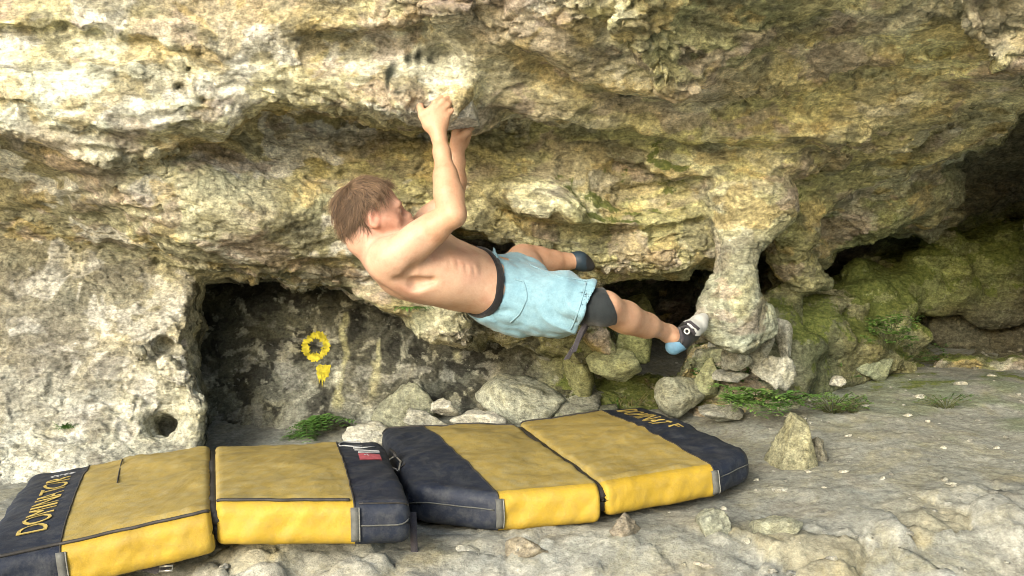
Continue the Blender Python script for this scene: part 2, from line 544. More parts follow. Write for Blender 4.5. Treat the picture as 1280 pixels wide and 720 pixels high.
# ledge under the foot and the deep cave to its right
zone([(700, 345), (760, 333), (808, 335), (800, 372), (750, 380), (690, 380)], [(720, 350, 3.55), (790, 345, 3.6)], 5)
zone([(752, 352), (785, 345), (812, 334), (850, 331), (890, 329), (893, 352), (872, 395), (862, 430), (845, 470), (820, 486), (780, 486), (772, 440), (760, 400)], [(800, 360, 5.0), (850, 400, 5.2), (800, 470, 4.6)], 4)
zone([(735, 440), (790, 470), (870, 470), (960, 420), (1010, 450), (1060, 700), (700, 700)], [(740, 470, 3.9), (860, 480, 3.95), (990, 470, 3.95), (860, 560, 3.7)], 8)
zone([(880, 331), (900, 322), (930, 318), (956, 304), (962, 360), (985, 395), (985, 436), (940, 446), (860, 446)], [(920, 380, 4.5)], 4)
# behind the pillar
zone([(948, 305), (962, 303), (990, 340), (985, 380), (960, 390), (950, 350)], [(960, 340, 4.7)], 3)
# right: drapery, mossy bank, deep cavity
zone([(1012, 333), (1060, 302), (1110, 280), (1160, 292), (1190, 266), (1180, 216), (1215, 190), (1278, 152), (1306, 120), (1310, 430), (1280, 436), (1150, 452), (1050, 460), (1030, 380)],
     [(1040, 330, 4.9), (1120, 320, 5.1), (1200, 240, 4.45), (1280, 200, 4.2), (1280, 320, 5.3), (1200, 400, 5.1), (1400, 300, 4.9), (1400, 100, 3.9)], 4, 3)
zone([(975, 305), (1040, 262), (1105, 222), (1180, 198), (1222, 184), (1186, 216), (1196, 268), (1162, 296), (1110, 284), (1060, 306), (1012, 336)], [(1000, 310, 3.9), (1060, 280, 4.05), (1120, 240, 4.1), (1170, 280, 4.2), (1200, 195, 4.1)], 3)
zone([(962, 352), (1000, 350), (1050, 352), (1062, 335), (1105, 322), (1150, 312), (1165, 350), (1148, 390), (1152, 450), (1100, 470), (1000, 520), (950, 470)],
     [(980, 370, 3.95), (1000, 460, 3.8), (1060, 360, 4.3), (1060, 440, 3.95), (1110, 335, 4.75), (1120, 370, 4.4), (1130, 440, 4.25), (1000, 510, 3.75)], 6, 4)
zone([(1150, 318), (1190, 298), (1240, 296), (1300, 268), (1308, 240), (1309, 440), (1200, 446), (1158, 440), (1156, 360)], [(1180, 320, 4.6), (1260, 320, 4.62), (1200, 385, 4.75), (1260, 420, 4.72)], 7, 4)
zone([(742, -300), (1120, -300), (1096, 6), (1010, 42), (962, 68), (900, 88), (852, 104), (800, 70), (760, 20)], [(800, -100, 2.05), (1050, -100, 2.05), (820, 60, 2.45), (1000, 20, 2.36), (880, 90, 2.58)], 5)
zone([(1150, -300), (2300, -300), (2300, 60), (1290, 84), (1240, 62), (1190, 30)], [(1200, -100, 2.02), (1280, 60, 2.42), (1500, 40, 2.2), (1200, 20, 2.25)], 6)
zone([(862, 436), (930, 428), (990, 424), (1010, 470), (1000, 540), (870, 540)], [(870, 450, 3.85), (940, 450, 3.72), (990, 460, 3.72), (940, 530, 3.6)], 6)
# chalked hold block at the lip, and the roof edge behind it
zone([(470, 96), (552, 62), (602, 98), (566, 150), (505, 150)], [(500, 100, 2.76), (560, 100, 2.8), (540, 140, 2.82)], 8)
# pale cream block
zone([(612, 222), (716, 226), (722, 276), (640, 262)], [(650, 245, 3.2), (710, 250, 3.18)], 6)

def ledge(line, depth, fade, n=18):
    """a long bed whose foot juts out over what lies below it"""
    global D
    l = np.array(line, float)
    t = gyw - np.interp(gpx, l[:, 0], l[:, 1])
    tap = sstep(l[0, 0], l[0, 0] + 60, gxw) * (1 - sstep(l[-1, 0] - 60, l[-1, 0], gxw))
    D = D + depth * (sstep(-1, 5, t) * (1 - sstep(n, fade, t)) - 0.5 * sstep(-fade * .5, -2, t) * (1 - sstep(-2, 1, t))) * tap
ledge([(590, 128), (700, 150), (800, 170), (900, 178), (1040, 165), (1180, 140), (1300, 108)], .085, 110)
ledge([(620, 52), (740, 92), (850, 120), (960, 124), (1080, 98), (1220, 62)], .07, 80)
ledge([(740, 212), (860, 228), (950, 225), (1060, 200), (1180, 165)], .075, 70)
ledge([(-100, 40), (80, 30), (160, 45), (260, 66), (300, 90)], .04, 60)
ledge([(560, 246), (620, 262), (700, 270), (800, 290)], .07, 50)
ledge([(330, 30), (450, 42), (560, 30), (640, 12)], .05, 60)
gdx = np.gradient(D, GS, axis=0); gdy = np.gradient(D, GS, axis=1)
S = 1 / np.sqrt(1 + (gdx ** 2 + gdy ** 2) * (FPX / D) ** 2)
S = np.clip(S, 0.12, 1)


def sample(grid, px, py):
    x = np.clip((px - GX0) / GS, 0, grid.shape[0] - 1.001); y = np.clip((py - GY0) / GS, 0, grid.shape[1] - 1.001)
    i = x.astype(np.int32); j = y.astype(np.int32); fx = x - i; fy = y - j
    return (grid[i, j] * (1 - fx) + grid[i + 1, j] * fx) * (1 - fy) + (grid[i, j + 1] * (1 - fx) + grid[i + 1, j + 1] * fx) * fy


H = 0.015
LO = np.array((-2.6, 1.9, 0.55)); HI = np.array((3.05, 5.6, 2.72))
R = Field(LO, HI, H)
ax = [LO[k] + np.arange(R.n[k]) * H for k in range(3)]
D32 = D.astype(np.float32); S32 = S.astype(np.float32)
for j, Y in enumerate(ax[1]):       # slab by slab
    xx, zz = np.meshgrid(ax[0], ax[2], indexing='ij')
    px = 640 + xx / Y * FPX; py = 360 - (zz - CZ) / Y * FPX
    R.f[:, j, :] = (sample(D32, px, py) - Y) * sample(S32, px, py)


def redistance(f, h, rad=8):
    """true distances from the zero surface within rad voxels"""
    inv2 = np.zeros(f.shape, np.float32)
    for a in range(3):
        lo = [slice(None)] * 3; hi = [slice(None)] * 3; lo[a] = slice(0, -1); hi[a] = slice(1, None)
        lo, hi = tuple(lo), tuple(hi)
        f0, f1 = f[lo], f[hi]
        c = (f0 < 0) != (f1 < 0)
        t = np.clip(f0[c] / (f0[c] - f1[c]), 0.02, 0.98)
        b = np.zeros(f.shape, np.float32)
        v0 = b[lo]; v0[c] = 1 / (t * h) ** 2
        b2 = np.zeros(f.shape, np.float32); v1 = b2[hi]; v1[c] = 1 / ((1 - t) * h) ** 2
        inv2 += np.maximum(b, b2)
    d = np.where(inv2 > 0, 1 / np.maximum(inv2, 1e-9), 9.0).astype(np.float32)
    for a in range(3):
        src = d; d = src.copy(); n = src.shape[a]
        for k in range(1, rad + 1):
            for sgn in (1, -1):
                o = [slice(None)] * 3; i = [slice(None)] * 3
                o[a] = slice(k, n) if sgn > 0 else slice(0, n - k); i[a] = slice(0, n - k) if sgn > 0 else slice(k, n)
                np.minimum(d[tuple(o)], src[tuple(i)] + np.float32((k * h) ** 2), out=d[tuple(o)])
    return (np.sign(f) * np.minimum(np.sqrt(d), 0.13)).astype(np.float32)


R.f = redistance(R.f, H)
T('redistance')
# coarse relief
sh = tuple(R.n)
R.f += vol_noise(sh, (30, 30, 16), 1) * 0.018 + vol_noise(sh, (13, 13, 5), 2) * 0.0075 + vol_noise(sh, (5, 5, 3), 3) * 0.004
Xg = ax[0][:, None, None].astype(np.float32); Yg = ax[1][None, :, None].astype(np.float32); Zg = ax[2][None, None, :].astype(np.float32)
wv_ = vol_noise(sh, (30, 30, 30), 21) * 0.085 + vol_noise(sh, (12, 12, 12), 22) * 0.018
bc = Zg + 0.13 * Xg + 0.10 * (Yg - 3) + wv_
def saw(t, sharp=0.16):
    t = t - np.floor(t)
    return np.where(t < sharp, t / sharp, (1 - t) / (1 - sharp))       # low just under the edge, high at the edge, easing back above
amp = np.clip(vol_noise(sh, (40, 40, 14), 23) * 0.7 + 0.45, 0, 1.6)
m0 = (Zg > 1.55 + 0.05 * np.sin(Xg * 3)) * (1 - 0.65 * sstep(1.95, 2.1, Zg) * sstep(-0.1, -0.5, Xg))
R.f -= m0.astype(np.float32) * amp * (0.032 * (saw(bc / 0.17) - 0.5) + 0.020 * (saw(bc / 0.063 + 0.3, 0.25) - 0.5))
del bc, wv_, amp
xe = (2.93 - Xg) + 0.05 * np.sin(Zg * 9) + 0.04 * np.sin(Yg * 7)
R.f = np.where((Yg > 4.0) & (xe < R.f), xe, R.f).astype(np.float32)
# pillar one (hourglass) and pillar two, grown out of the roof
def Pr(px, py, Y, rpx): return P(px, py, Y), rpx / FPX * Y
def chainp(spec, k, op='add'):
    q = [Pr(*s) for s in spec]
    R.chain([a for a, _ in q], [b for _, b in q], k, op)
chainp([(935, 262, 3.36, 62), (927, 296, 3.34, 32), (921, 322, 3.32, 20), (919, 346, 3.31, 23), (914, 378, 3.31, 36), (906, 402, 3.31, 28)], 0.05)
chainp([(885, 412, 3.30, 16), (925, 418, 3.31, 22), (958, 412, 3.34, 14)], 0.04)
chainp([(915, 385, 3.31, 32), (945, 398, 3.33, 20), (962, 388, 3.35, 8)], 0.04)
chainp([(892, 388, 3.28, 18), (876, 408, 3.25, 10)], 0.03)
chainp([(992, 285, 3.72, 34), (985, 320, 3.8, 22), (1003, 345, 3.85, 20), (1030, 352, 3.9, 12)], 0.05)
# drapery hanging at the right
chainp([(1075, 262, 4.0, 42), (1110, 245, 4.0, 40), (1160, 225, 4.05, 36), (1178, 232, 4.05, 22)], 0.08)
chainp([(1150, 240, 4.05, 36), (1160, 268, 4.08, 18)], 0.05)
chainp([(1185, 190, 3.95, 18), (1188, 225, 4.0, 12), (1196, 250, 4.05, 8)], 0.04)
# knobs on the dark underside near the buttress edge, lumps of the mossy bank
r5 = random.Random(5)
for _ in range(26):
    px = r5.uniform(965, 1150); py = r5.uniform(345, 465)
    y = float(sample(D32, np.array([px]), np.array([py]))[0])
    R.ell(P(px, py, y), [r5.uniform(.05, .12), r5.uniform(.05, .1), r5.uniform(.04, .09)], k=0.05)
for _ in range(22):
    px = r5.uniform(1150, 1300); py = r5.uniform(298, 392)
    R.ell(P(px, py, 4.66), [r5.uniform(.06, .16), r5.uniform(.06, .14), r5.uniform(.05, .1)], k=0.05)
for _ in range(10):
    px = r5.uniform(590, 735); py = r5.uniform(395, 445)
    R.ell(P(px, py, 3.72), [r5.uniform(.04, .08), .06, r5.uniform(.03, .06)], k=0.03)
# rounded pale rims beside the pockets
for px, py, r in ((166, 505, 8), (210, 458, 15), (230, 474, 13), (246, 505, 15), (242, 532, 14), (176, 440, 9), (160, 525, 8), (225, 545, 10)):
    R.ell(P(px, py, 3.27), [r / 330, r / 300, r / 300], k=0.04)
# holes and solution pockets of the left buttress
for spec in ([(192, 434, 3.27, 11), (208, 432, 3.42, 12)], [(216, 434, 3.3, 7), (222, 440, 3.4, 6)],
             [(178, 458, 3.13, 11), (184, 480, 3.09, 16), (190, 505, 3.06, 18), (199, 528, 3.05, 21), (212, 543, 3.12, 13)], [(186, 496, 3.22, 13), (200, 528, 3.24, 17), (212, 536, 3.42, 13)],
             [(160, 452, 3.2, 8), (157, 474, 3.18, 7)], [(82, 540, 3.06, 19), (84, 530, 3.16, 16)], [(10, 588, 2.98, 24), (14, 580, 3.06, 18)],
             [(237, 86, 2.68, 4), (237, 88, 2.85, 4)], [(224, 108, 2.68, 3), (224, 108, 2.8, 3)], [(252, 126, 2.7, 5), (254, 126, 2.8, 4)],
             [(858, 74, 2.62, 7), (880, 66, 2.62, 6), (878, 72, 2.75, 8)]):
    chainp(spec, 0.03, 'cut')
for (x0, y0, x1, y1, Y, n, sp) in ((178, 462, 206, 538, 3.15, 26, 9), (190, 434, 206, 432, 3.28, 10, 7), (80, 532, 86, 546, 3.10, 12, 10), (4, 580, 20, 590, 3.0, 8, 11), (858, 80, 882, 66, 2.5, 10, 5), (150, 450, 162, 480, 3.2, 8, 5)):
    for _ in range(n):       # gnaw the pockets' edges
        t = r5.random(); px = x0 + (x1 - x0) * t + r5.gauss(0, sp * .8); py = y0 + (y1 - y0) * t + r5.gauss(0, sp * .8)
        R.ell(P(px, py, Y + r5.uniform(-.03, .06)), [r5.uniform(.012, .03), .035, r5.uniform(.012, .028)], k=0.012, op='cut')
# chalked block the hands hold
q = P(578, 148, 2.93)

rv, rf = R.mesh()
T('nets')
# the cut faces of the block (back, top, bottom, ends) lie inside the hill: leave them out
onb = (rv[:, 1] > HI[1] - 2.2 * H) | (rv[:, 2] > HI[2] - 2.2 * H) | (rv[:, 2] < LO[2] + 2.2 * H) | (rv[:, 0] < LO[0] + 2.2 * H) | (rv[:, 0] > HI[0] - 2.2 * H)
rf = rf[~onb[rf].all(1)]
keep, inv = np.unique(rf, return_inverse=True); rv = rv[keep]; rf = inv.reshape(-1, 4).astype(np.int32)
def subdivide(v, f):
    """relax once, then split every quad in four"""
    acc = np.zeros_like(v); cnt = np.zeros(len(v), np.float32)
    for k in range(4):
        a, b = f[:, k], f[:, (k + 1) % 4]
        for c in range(3):
            acc[:, c] += np.bincount(a, v[b, c], len(v)) + np.bincount(b, v[a, c], len(v))
        cnt += np.bincount(a, minlength=len(v)) + np.bincount(b, minlength=len(v))
    v = 0.5 * v + 0.5 * acc / np.maximum(cnt, 1)[:, None]
    e = np.concatenate([np.stack([f[:, k], f[:, (k + 1) % 4]], 1) for k in range(4)]).astype(np.int64)
    key = e.min(1) * len(v) + e.max(1)
    u, inv = np.unique(key, return_inverse=True)
    mid = (v[u // len(v)] + v[u % len(v)]) / 2
    fc = v[f].mean(1)
    n = len(f); o = len(v); oc = o + len(u)
    m = [o + inv[k * n:(k + 1) * n] for k in range(4)]
    c = oc + np.arange(n)
    F = np.concatenate([np.stack([f[:, k], m[k], c, m[(k - 1) % 4]], 1) for k in range(4)]).astype(np.int32)
    return np.concatenate([v, mid, fc]).astype(np.float32), F


def vert_normals(v, f):
    nn = np.cross(v[f[:, 2]] - v[f[:, 0]], v[f[:, 3]] - v[f[:, 1]])
    out = np.stack([sum(np.bincount(f[:, k], nn[:, c], len(v)) for k in range(4)) for c in range(3)], 1)
    return (out / np.maximum(np.linalg.norm(out, axis=1, keepdims=True), 1e-12)).astype(np.float32)


V, rf = subdivide(rv, rf)
Nn = vert_normals(V, rf)
vpx = 640 + V[:, 0] / V[:, 1] * FPX; vpy = 360 - (V[:, 2] - CZ) / V[:, 1] * FPX
gi = np.clip(((vpx - GX0) / GS).round().astype(int), 0, gpx.shape[0] - 1); gj = np.clip(((vpy - GY0) / GS).round().astype(int), 0, gpx.shape[1] - 1)
VZ = ZONE[gi, gj]
T('subdiv %d' % len(V))
# ---- fine relief: chipped facets and thin beds, weaker on the smooth back wall and the buttress
smooth_n = sstep(-0.15, 0.25, fbm(V * 1.7 + 4, 71, 3))
rough_w = np.where(VZ == 2, 0.5, np.where(VZ == 1, 0.55, np.where(VZ == 3, 0.8, 0.35 + 0.65 * smooth_n))).astype(np.float32)
warp = np.stack([fbm(V * 5 + 9 * k, 40 + k, 2) for k in range(3)], 1) * 0.06
W_ = V + warp
tiltz = W_ @ np.array((0.10, 0.12, 1.0))
A1 = np.stack([W_[:, 0] * 3.2, W_[:, 1] * 3.2, tiltz * 7.5], 1)
h1, e1, v1 = facets(A1, 11, 0.8)
A2 = np.stack([W_[:, 0] * 9, W_[:, 1] * 9, tiltz * 19], 1)
h2, e2, v2 = facets(A2, 12, 0.9)
A3 = np.stack([W_[:, 0] * 24, W_[:, 1] * 24, tiltz * 44], 1)
h3, e3, v3 = facets(A3, 13, 0.9)
act = sstep(-0.25, 0.35, fbm(V * 2.3, 77, 2))            # some patches are more broken than others
disp = rough_w * (h1 * 0.020 + (0.45 + 0.8 * act) * (h2 * 0.016 - 0.007 * (e2 < 0.05)) + (0.35 + 0.9 * act) * h3 * 0.011)
disp += rough_w * (0.012 * fbm(W_ * 14, 51, 3) - 0.010 * np.abs(perlin(W_ * np.array((6, 6, 13)), 52)))
disp += 0.003 * fbm(V * 60, 53, 2)
T('facets')
# pitted surface of the buttress
pit = np.clip(perlin(V * 22, 60) - 0.28, 0, 1)
disp -= np.where(VZ == 1, pit * 0.035, pit * 0.012 * rough_w)
V = V + Nn * disp[:, None].astype(np.float32)

# ---- base colours in the rock itself (place coordinates), spread between sample spots
def spread(spots, X, sig=0.2):
    q = np.array([P(px, py, r[1] if len(r) > 1 else float(sample(D32, np.array([px * 1.0]), np.array([py * 1.0]))[0])) for px, py, *r in spots], np.float32)
    c = np.array([s[2] for s in spots], np.float32)
    out = np.empty((len(X), c.shape[1]), np.float32)
    for s in range(0, len(X), 100000):
        d2 = ((X[s:s + 100000, None] - q[None]) ** 2).sum(-1)
        w = np.exp(-d2 / (2 * sig * sig)) + 1e-4 / (0.02 + d2 ** 2)
        out[s:s + 100000] = (w @ c) / w.sum(1, keepdims=True)
    return out

CREAM, OCHRE, TAN, PINK, GREY = (.62, .57, .40), (.40, .32, .13), (.36, .31, .17), (.38, .29, .23), (.33, .32, .26)
BLK, MOSS, OLIVE, WHITE, DK = (.05, .05, .04), (.13, .14, .05), (.25, .23, .09), (.68, .67, .56), (.085, .085, .06)
CHALK = (.62, .60, .52)
spots = [  # px, py, (r,g,b,moss)
    (-300, 80, (*CREAM, 0)), (20, 20, (*TAN, 0)), (40, 110, (*WHITE, 0)), (130, 120, (*WHITE, 0)), (90, 50, (.5, .42, .2, 0)), (120, 0, (.3, .26, .18, 0)), (220, 10, (.3, .25, .17, 0)), (200, 90, (*WHITE, 0)),
    (250, 110, (*CREAM, 0)), (265, 50, (*PINK, 0)), (330, 50, (*OCHRE, 0)), (330, 110, (*CREAM, 0)), (400, 80, (*OCHRE, 0)), (420, 120, (*CREAM, 0)), (350, 5, (*PINK, 0)), (450, 50, (.5, .42, .2, 0)), (520, 95, (*CHALK, 0)), (500, 125, (*CHALK, 0)), (550, 95, (*CHALK, 0)), (556, 125, (*CHALK, 0)), (575, 110, (.45, .42, .34, 0)),
    (560, 60, (*TAN, 0)), (520, 20, (*TAN, 0)), (590, 30, (*PINK, 0)), (640, 80, (*TAN, 0)), (700, 60, (*PINK, 0)), (740, 100, (*TAN, 0)), (650, 130, (.33, .26, .17, 0)), (760, 30, (*OLIVE, 0.1)), (820, 60, (.42, .36, .2, 0)), (800, 130, (*TAN, 0)),
    (850, 40, (.2, .19, .08, .3)), (900, 50, (.13, .13, .07, .35)), (960, 30, (.12, .12, .06, .35)), (920, 0, (.2, .18, .08, .3)), (800, 20, (.42, .38, .22, .0)), (900, 110, (*PINK, 0)), (960, 100, (.38, .31, .14, 0)), (1050, 60, (*OCHRE, 0)), (1130, 40, (.46, .42, .26, 0)), (1180, 70, (.42, .38, .2, 0)), (1230, 30, (.27, .22, .15, 0)), (1250, 90, (.45, .40, .2, 0)),
    (1040, 130, (.36, .30, .13, 0)), (1120, 140, (.34, .28, .15, 0)), (1200, 120, (*TAN, 0)), (1270, 140, (*TAN, 0)), (960, 160, (.33, .28, .12, .1)), (1060, 190, (.32, .27, .12, .15)), (1000, 220, (.3, .28, .1, .45)), (900, 170, (*OLIVE, .2)), (880, 230, (.36, .33, .14, .4)),
    (820, 200, (*OLIVE, .42)), (780, 240, (.33, .3, .1, .42)), (780, 290, (.38, .33, .15, .1)), (850, 290, (.38, .34, .15, .2)), (930, 270, (.38, .34, .16, .2)), (1020, 240, (.3, .27, .13, .2)), (1060, 285, (.15, .16, .07, .35)), (1120, 250, (.15, .15, .08, .3)), (1170, 250, (.16, .15, .1, .1)), (980, 260, (.3, .28, .1, .42)),
    (50, 175, (*PINK, 0)), (130, 190, (*PINK, 0)), (210, 170, (*TAN, 0)), (200, 215, (*CREAM, 0)), (250, 200, (.4, .36, .22, .05)), (280, 170, (*OCHRE, 0)), (300, 215, (*CREAM, 0)), (230, 250, (.3, .28, .18, .15)), (300, 260, (.34, .3, .2, .05)), (370, 150, (*OCHRE, 0)), (400, 200, (.42, .34, .13, 0)),
    (460, 190, (.4, .32, .12, .1)), (520, 200, (.36, .32, .11, .2)), (370, 240, (.42, .38, .22, .05)), (440, 260, (.36, .34, .2, .1)), (600, 190, (.38, .32, .13, .1)), (640, 210, (.36, .32, .13, .15)), (670, 245, (*CREAM, 0)), (590, 260, (.36, .3, .16, .1)), (720, 200, (*OLIVE, .36)), (740, 260, (*OLIVE, .45)),
    (620, 290, (.42, .37, .2, 0)), (700, 290, (.45, .4, .22, 0)), (560, 180, (.33, .26, .13, 0)), (380, 300, (.26, .23, .15, .1)), (300, 320, (.22, .2, .13, .1)), (420, 340, (.2, .19, .11, .2)),
    (20, 200, (.24, .20, .10, .05)), (60, 240, (.28, .24, .14, .05)), (20, 260, (.26, .22, .12, .05)), (120, 270, (.3, .27, .17, .05)), (60, 285, (.36, .32, .2, 0)), (180, 310, (.25, .23, .14, .1)),
    (30, 330, (.2, .18, .12, .1)), (80, 380, (.22, .21, .17, 0)), (150, 350, (.28, .26, .18, .05)), (215, 360, (.42, .38, .26, .05)), (60, 440, (.3, .28, .23, 0)), (130, 410, (.3, .27, .2, 0)), (20, 500, (.42, .41, .36, 0)), (100, 500, (.44, .43, .38, 0)), (150, 550, (.36, .36, .31, 0)), (210, 480, (.4, .38, .29, 0)),
    (240, 520, (.4, .4, .33, 0)), (180, 440, (.4, .36, .26, 0)), (40, 570, (.5, .5, .45, 0)), (-300, 450, (.4, .39, .34, 0)), (10, 400, (.27, .25, .2, 0)),
    (275, 380, (.045, .045, .03, .15)), (300, 440, (*BLK, .05)), (350, 400, (.06, .06, .04, .1)), (280, 500, (.09, .09, .06, .15)), (350, 470, (.08, .08, .065, 0)), (330, 520, (.22, .22, .18, .05)), (270, 530, (.16, .16, .11, .15)), (400, 510, (.18, .18, .15, .05)), (440, 520, (.17, .17, .14, 0)), (420, 400, (.055, .055, .042, .1)), (480, 430, (.055, .055, .045, .05)), (450, 500, (.08, .08, .065, .05)),
    (540, 460, (.055, .055, .045, .05)), (560, 520, (.06, .065, .055, .05)), (620, 450, (.075, .075, .06, .1)), (660, 420, (.2, .19, .09, .25)), (650, 490, (.1, .1, .085, .05)), (700, 440, (.16, .16, .07, .35)), (510, 385, (.3, .29, .18, .1)), (560, 395, (.42, .38, .27, 0)), (470, 370, (.34, .32, .2, .1)),
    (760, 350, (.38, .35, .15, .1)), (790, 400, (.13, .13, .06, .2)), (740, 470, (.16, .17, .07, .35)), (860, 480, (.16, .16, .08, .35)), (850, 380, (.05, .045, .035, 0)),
    (905, 300, (.34, .31, .19, .05), 3.3), (945, 290, (.34, .31, .18, .05), 3.3), (920, 330, (.34, .33, .25, .0), 3.25), (920, 365, (.30, .305, .24, .0), 3.22), (915, 390, (.29, .295, .24, .0), 3.2), (890, 400, (.32, .33, .27, .0), 3.2), (960, 395, (.25, .26, .2, .05), 3.25), (920, 420, (.25, .25, .19, .1), 3.25), (940, 450, (.2, .2, .14, .2)), (880, 440, (.22, .22, .13, .2)), (990, 320, (.33, .3, .15, .15)), (1010, 350, (.32, .29, .17, .1)), (900, 300, (.42, .38, .2, .05)), (955, 330, (.36, .34, .2, .1)),
    (1000, 390, (.11, .12, .06, .35)), (1010, 440, (.09, .1, .05, .4)), (1070, 360, (.2, .22, .08, .45)), (1060, 420, (.15, .14, .07, .35)), (1110, 370, (.2, .22, .07, .45)), (1120, 420, (.18, .17, .09, .35)), (1140, 340, (.2, .22, .06, .5)),
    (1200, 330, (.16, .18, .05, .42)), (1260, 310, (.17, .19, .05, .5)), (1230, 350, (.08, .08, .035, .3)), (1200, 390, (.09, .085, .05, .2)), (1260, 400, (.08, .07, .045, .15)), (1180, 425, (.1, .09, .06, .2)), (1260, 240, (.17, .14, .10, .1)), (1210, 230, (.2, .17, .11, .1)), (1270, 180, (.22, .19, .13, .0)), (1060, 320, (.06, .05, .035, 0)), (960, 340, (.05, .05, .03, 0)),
]
cw = np.stack([fbm(V * 7 + 5 * k, 90 + k, 3) for k in range(3)], 1) * 0.11
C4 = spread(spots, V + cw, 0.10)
# cells of chipped stone differ a little in tone; pink-violet stain along some beds
tone = 1 + (v2 - 0.5) * 0.22 + (v1 - 0.5) * 0.16
hue = np.where((VZ == 1)[:, None], np.array((.98, 1.0, .92)), np.where((VZ == 2)[:, None], np.array((1.2, 1.22, 1.1)), np.array((1.18, 1.25, 1.15))))
rgt = (VZ == 0) * sstep(-0.3, 0.5, V[:, 0]) * sstep(1.7, 1.9, V[:, 2])  # right roof lightened in colour to make up for its dark shaded underside
hue = hue * (1 + 0.38 * rgt[:, None])
C4[:, :3] *= tone[:, None] * hue
pk = sstep(0.16, 0.42, fbm(W_ * np.array((2.2, 2.2, 5.5)) + 3, 95, 3)) * (VZ == 0)
C4[:, :3] = C4[:, :3] * (1 - 0.5 * pk[:, None]) + np.array((.34, .255, .205)) * 0.5 * pk[:, None]
def patch(scale, seed, t0, t1, colr, amt, zmask):
    global C4
    a = (sstep(t0, t1, fbm(W_ * np.array(scale) + seed, seed, 4, 0.55)) * amt * zmask)[:, None]
    C4[:, :3] = C4[:, :3] * (1 - a) + np.array(colr) * a
z0 = (VZ == 0).astype(np.float32); z1 = (VZ == 1).astype(np.float32); z2 = (VZ == 2).astype(np.float32)
lft = sstep(0.4, -0.6, V[:, 0])
patch((3.2, 3.2, 6), 201, 0.20, 0.28, (.70, .68, .57), .8, z0 * (.35 + .65 * lft))
patch((4.5, 4.5, 8), 202, 0.24, 0.32, (.50, .38, .13), .6, z0)
patch((3.6, 3.6, 7), 203, 0.26, 0.33, (.40, .31, .25), .55, z0)
patch((5, 5, 9), 204, 0.24, 0.32, (.17, .165, .10), .6, z0)
patch((6, 6, 8), 205, 0.20, 0.28, (.55, .54, .47), .6, z1)
patch((5, 5, 6), 206, 0.22, 0.30, (.17, .155, .11), .6, z1)
patch((7, 7, 9), 207, 0.10, 0.18, (.020, .020, .016), .75, z2)
patch((9, 9, 11), 208, 0.22, 0.30, (.26, .26, .21), .7, z2 * sstep(1.45, 1.15, V[:, 2]))
patch((14, 14, 14), 209, 0.34, 0.40, (.30, .30, .22), .7, z2)
gl_ = C4[:, :3].mean(1, keepdims=True); C4[:, :3] = C4[:, :3] * .80 + gl_ * .20 * np.array((1.03, 1.03, .94))
# moss likes upward faces
n2_ = Nn[:, 2]
C4[:, 3] = np.clip(C4[:, 3] * (1.0 + 0.5 * np.clip(n2_, 0, 1)) + 0.10 * np.clip(n2_, 0, 1), 0, 0.7)
# black seep streaks above the hold; they are a stain of their own
for (px, py, rx, rz, s) in ((487, 92, .022, .05, 1), (515, 72, .012, .022, 1), (527, 70, .012, .025, 1), (543, 74, .016, .02, .8), (500, 116, .02, .008, .9), (790, 120, .03, .008, .9)):
    c = P(px, py, float(sample(D32, np.array([px * 1.0]), np.array([py * 1.0]))[0]))
    d = ((V[:, 0] + cw[:, 0] * 0.25 - c[0] - (V[:, 2] - c[2]) * 0.25) / rx) ** 2 + ((V[:, 2] - c[2]) / rz) ** 2 + ((V[:, 1] - c[1]) / 0.25) ** 2
    a = s * np.exp(-d ** 2)[:, None]
    C4[:, :3] = C4[:, :3] * (1 - a) + np.array((.03, .035, .025)) * a
# pale drip lines down the dark wall
wallm = (VZ == 2)
for (px, y0, y1, rx, cc) in ((437, 392, 500, .014, (.34, .33, .18)), (433, 455, 475, .02, (.5, .5, .38)), (480, 425, 450, .008, (.4, .4, .24)), (476, 450, 490, .02, (.34, .33, .2)), (572, 440, 448, .016, (.45, .44, .28)), (705, 400, 460, .006, (.03, .03, .02)), (360, 520, 560, .012, (.34, .34, .28)), (345, 500, 530, .02, (.3, .3, .25))):
    a_, b_ = P(px, y0, 4.0), P(px, y1, 3.9)
    d = np.abs(V[:, 0] - a_[0] + cw[:, 0] * 0.2) / (rx * (1 + 0.5 * perlin(V * 30, 97)))
    zf = sstep(b_[2] - .03, b_[2] + .01, V[:, 2]) * (1 - sstep(a_[2] - .01, a_[2] + .02, V[:, 2]))
    a = (np.exp(-d ** 4) * zf * wallm * 0.85)[:, None]
    C4[:, :3] = C4[:, :3] * (1 - a) + np.array(cc) * a
C4 = np.clip(C4, 0.01, 0.9)

T('colour')
# ---- split the one skin into its named masses (shared borders, no gaps)
fc = V[rf].mean(1)
fpx = 640 + fc[:, 0] / fc[:, 1] * FPX; fpy = 360 - (fc[:, 2] - CZ) / fc[:, 1] * FPX
fz = VZ[rf[:, 0]].astype(int)
fid = np.where(fz == 1, 1, np.where(fz == 2, 2, np.where(fz == 4, 4, 0)))
pc = P(915, 380, 3.45); pn = P(922, 330, 3.43)
inp1 = (np.abs(fc[:, 0] - P(920, 0, 3.45)[0]) < 0.22) & (fc[:, 1] < 3.75) & (fc[:, 2] < P(0, 322, 3.43)[2] + 0.03 * np.sin(fc[:, 0] * 40)) & (fpx < 975) & (fpx > 850) & (fc[:, 2] > P(0, 450, 3.45)[2])
p2 = P(995, 320, 3.8)
inp2 = (np.abs(fc[:, 0] - p2[0]) < 0.17) & (np.abs(fc[:, 1] - 3.85) < 0.2) & (fc[:, 2] < P(0, 312, 3.8)[2]) & (fc[:, 2] > P(0, 362, 3.85)[2]) & (fid == 0)
fid = np.where(inp1, 5, np.where(inp2, 6, fid))
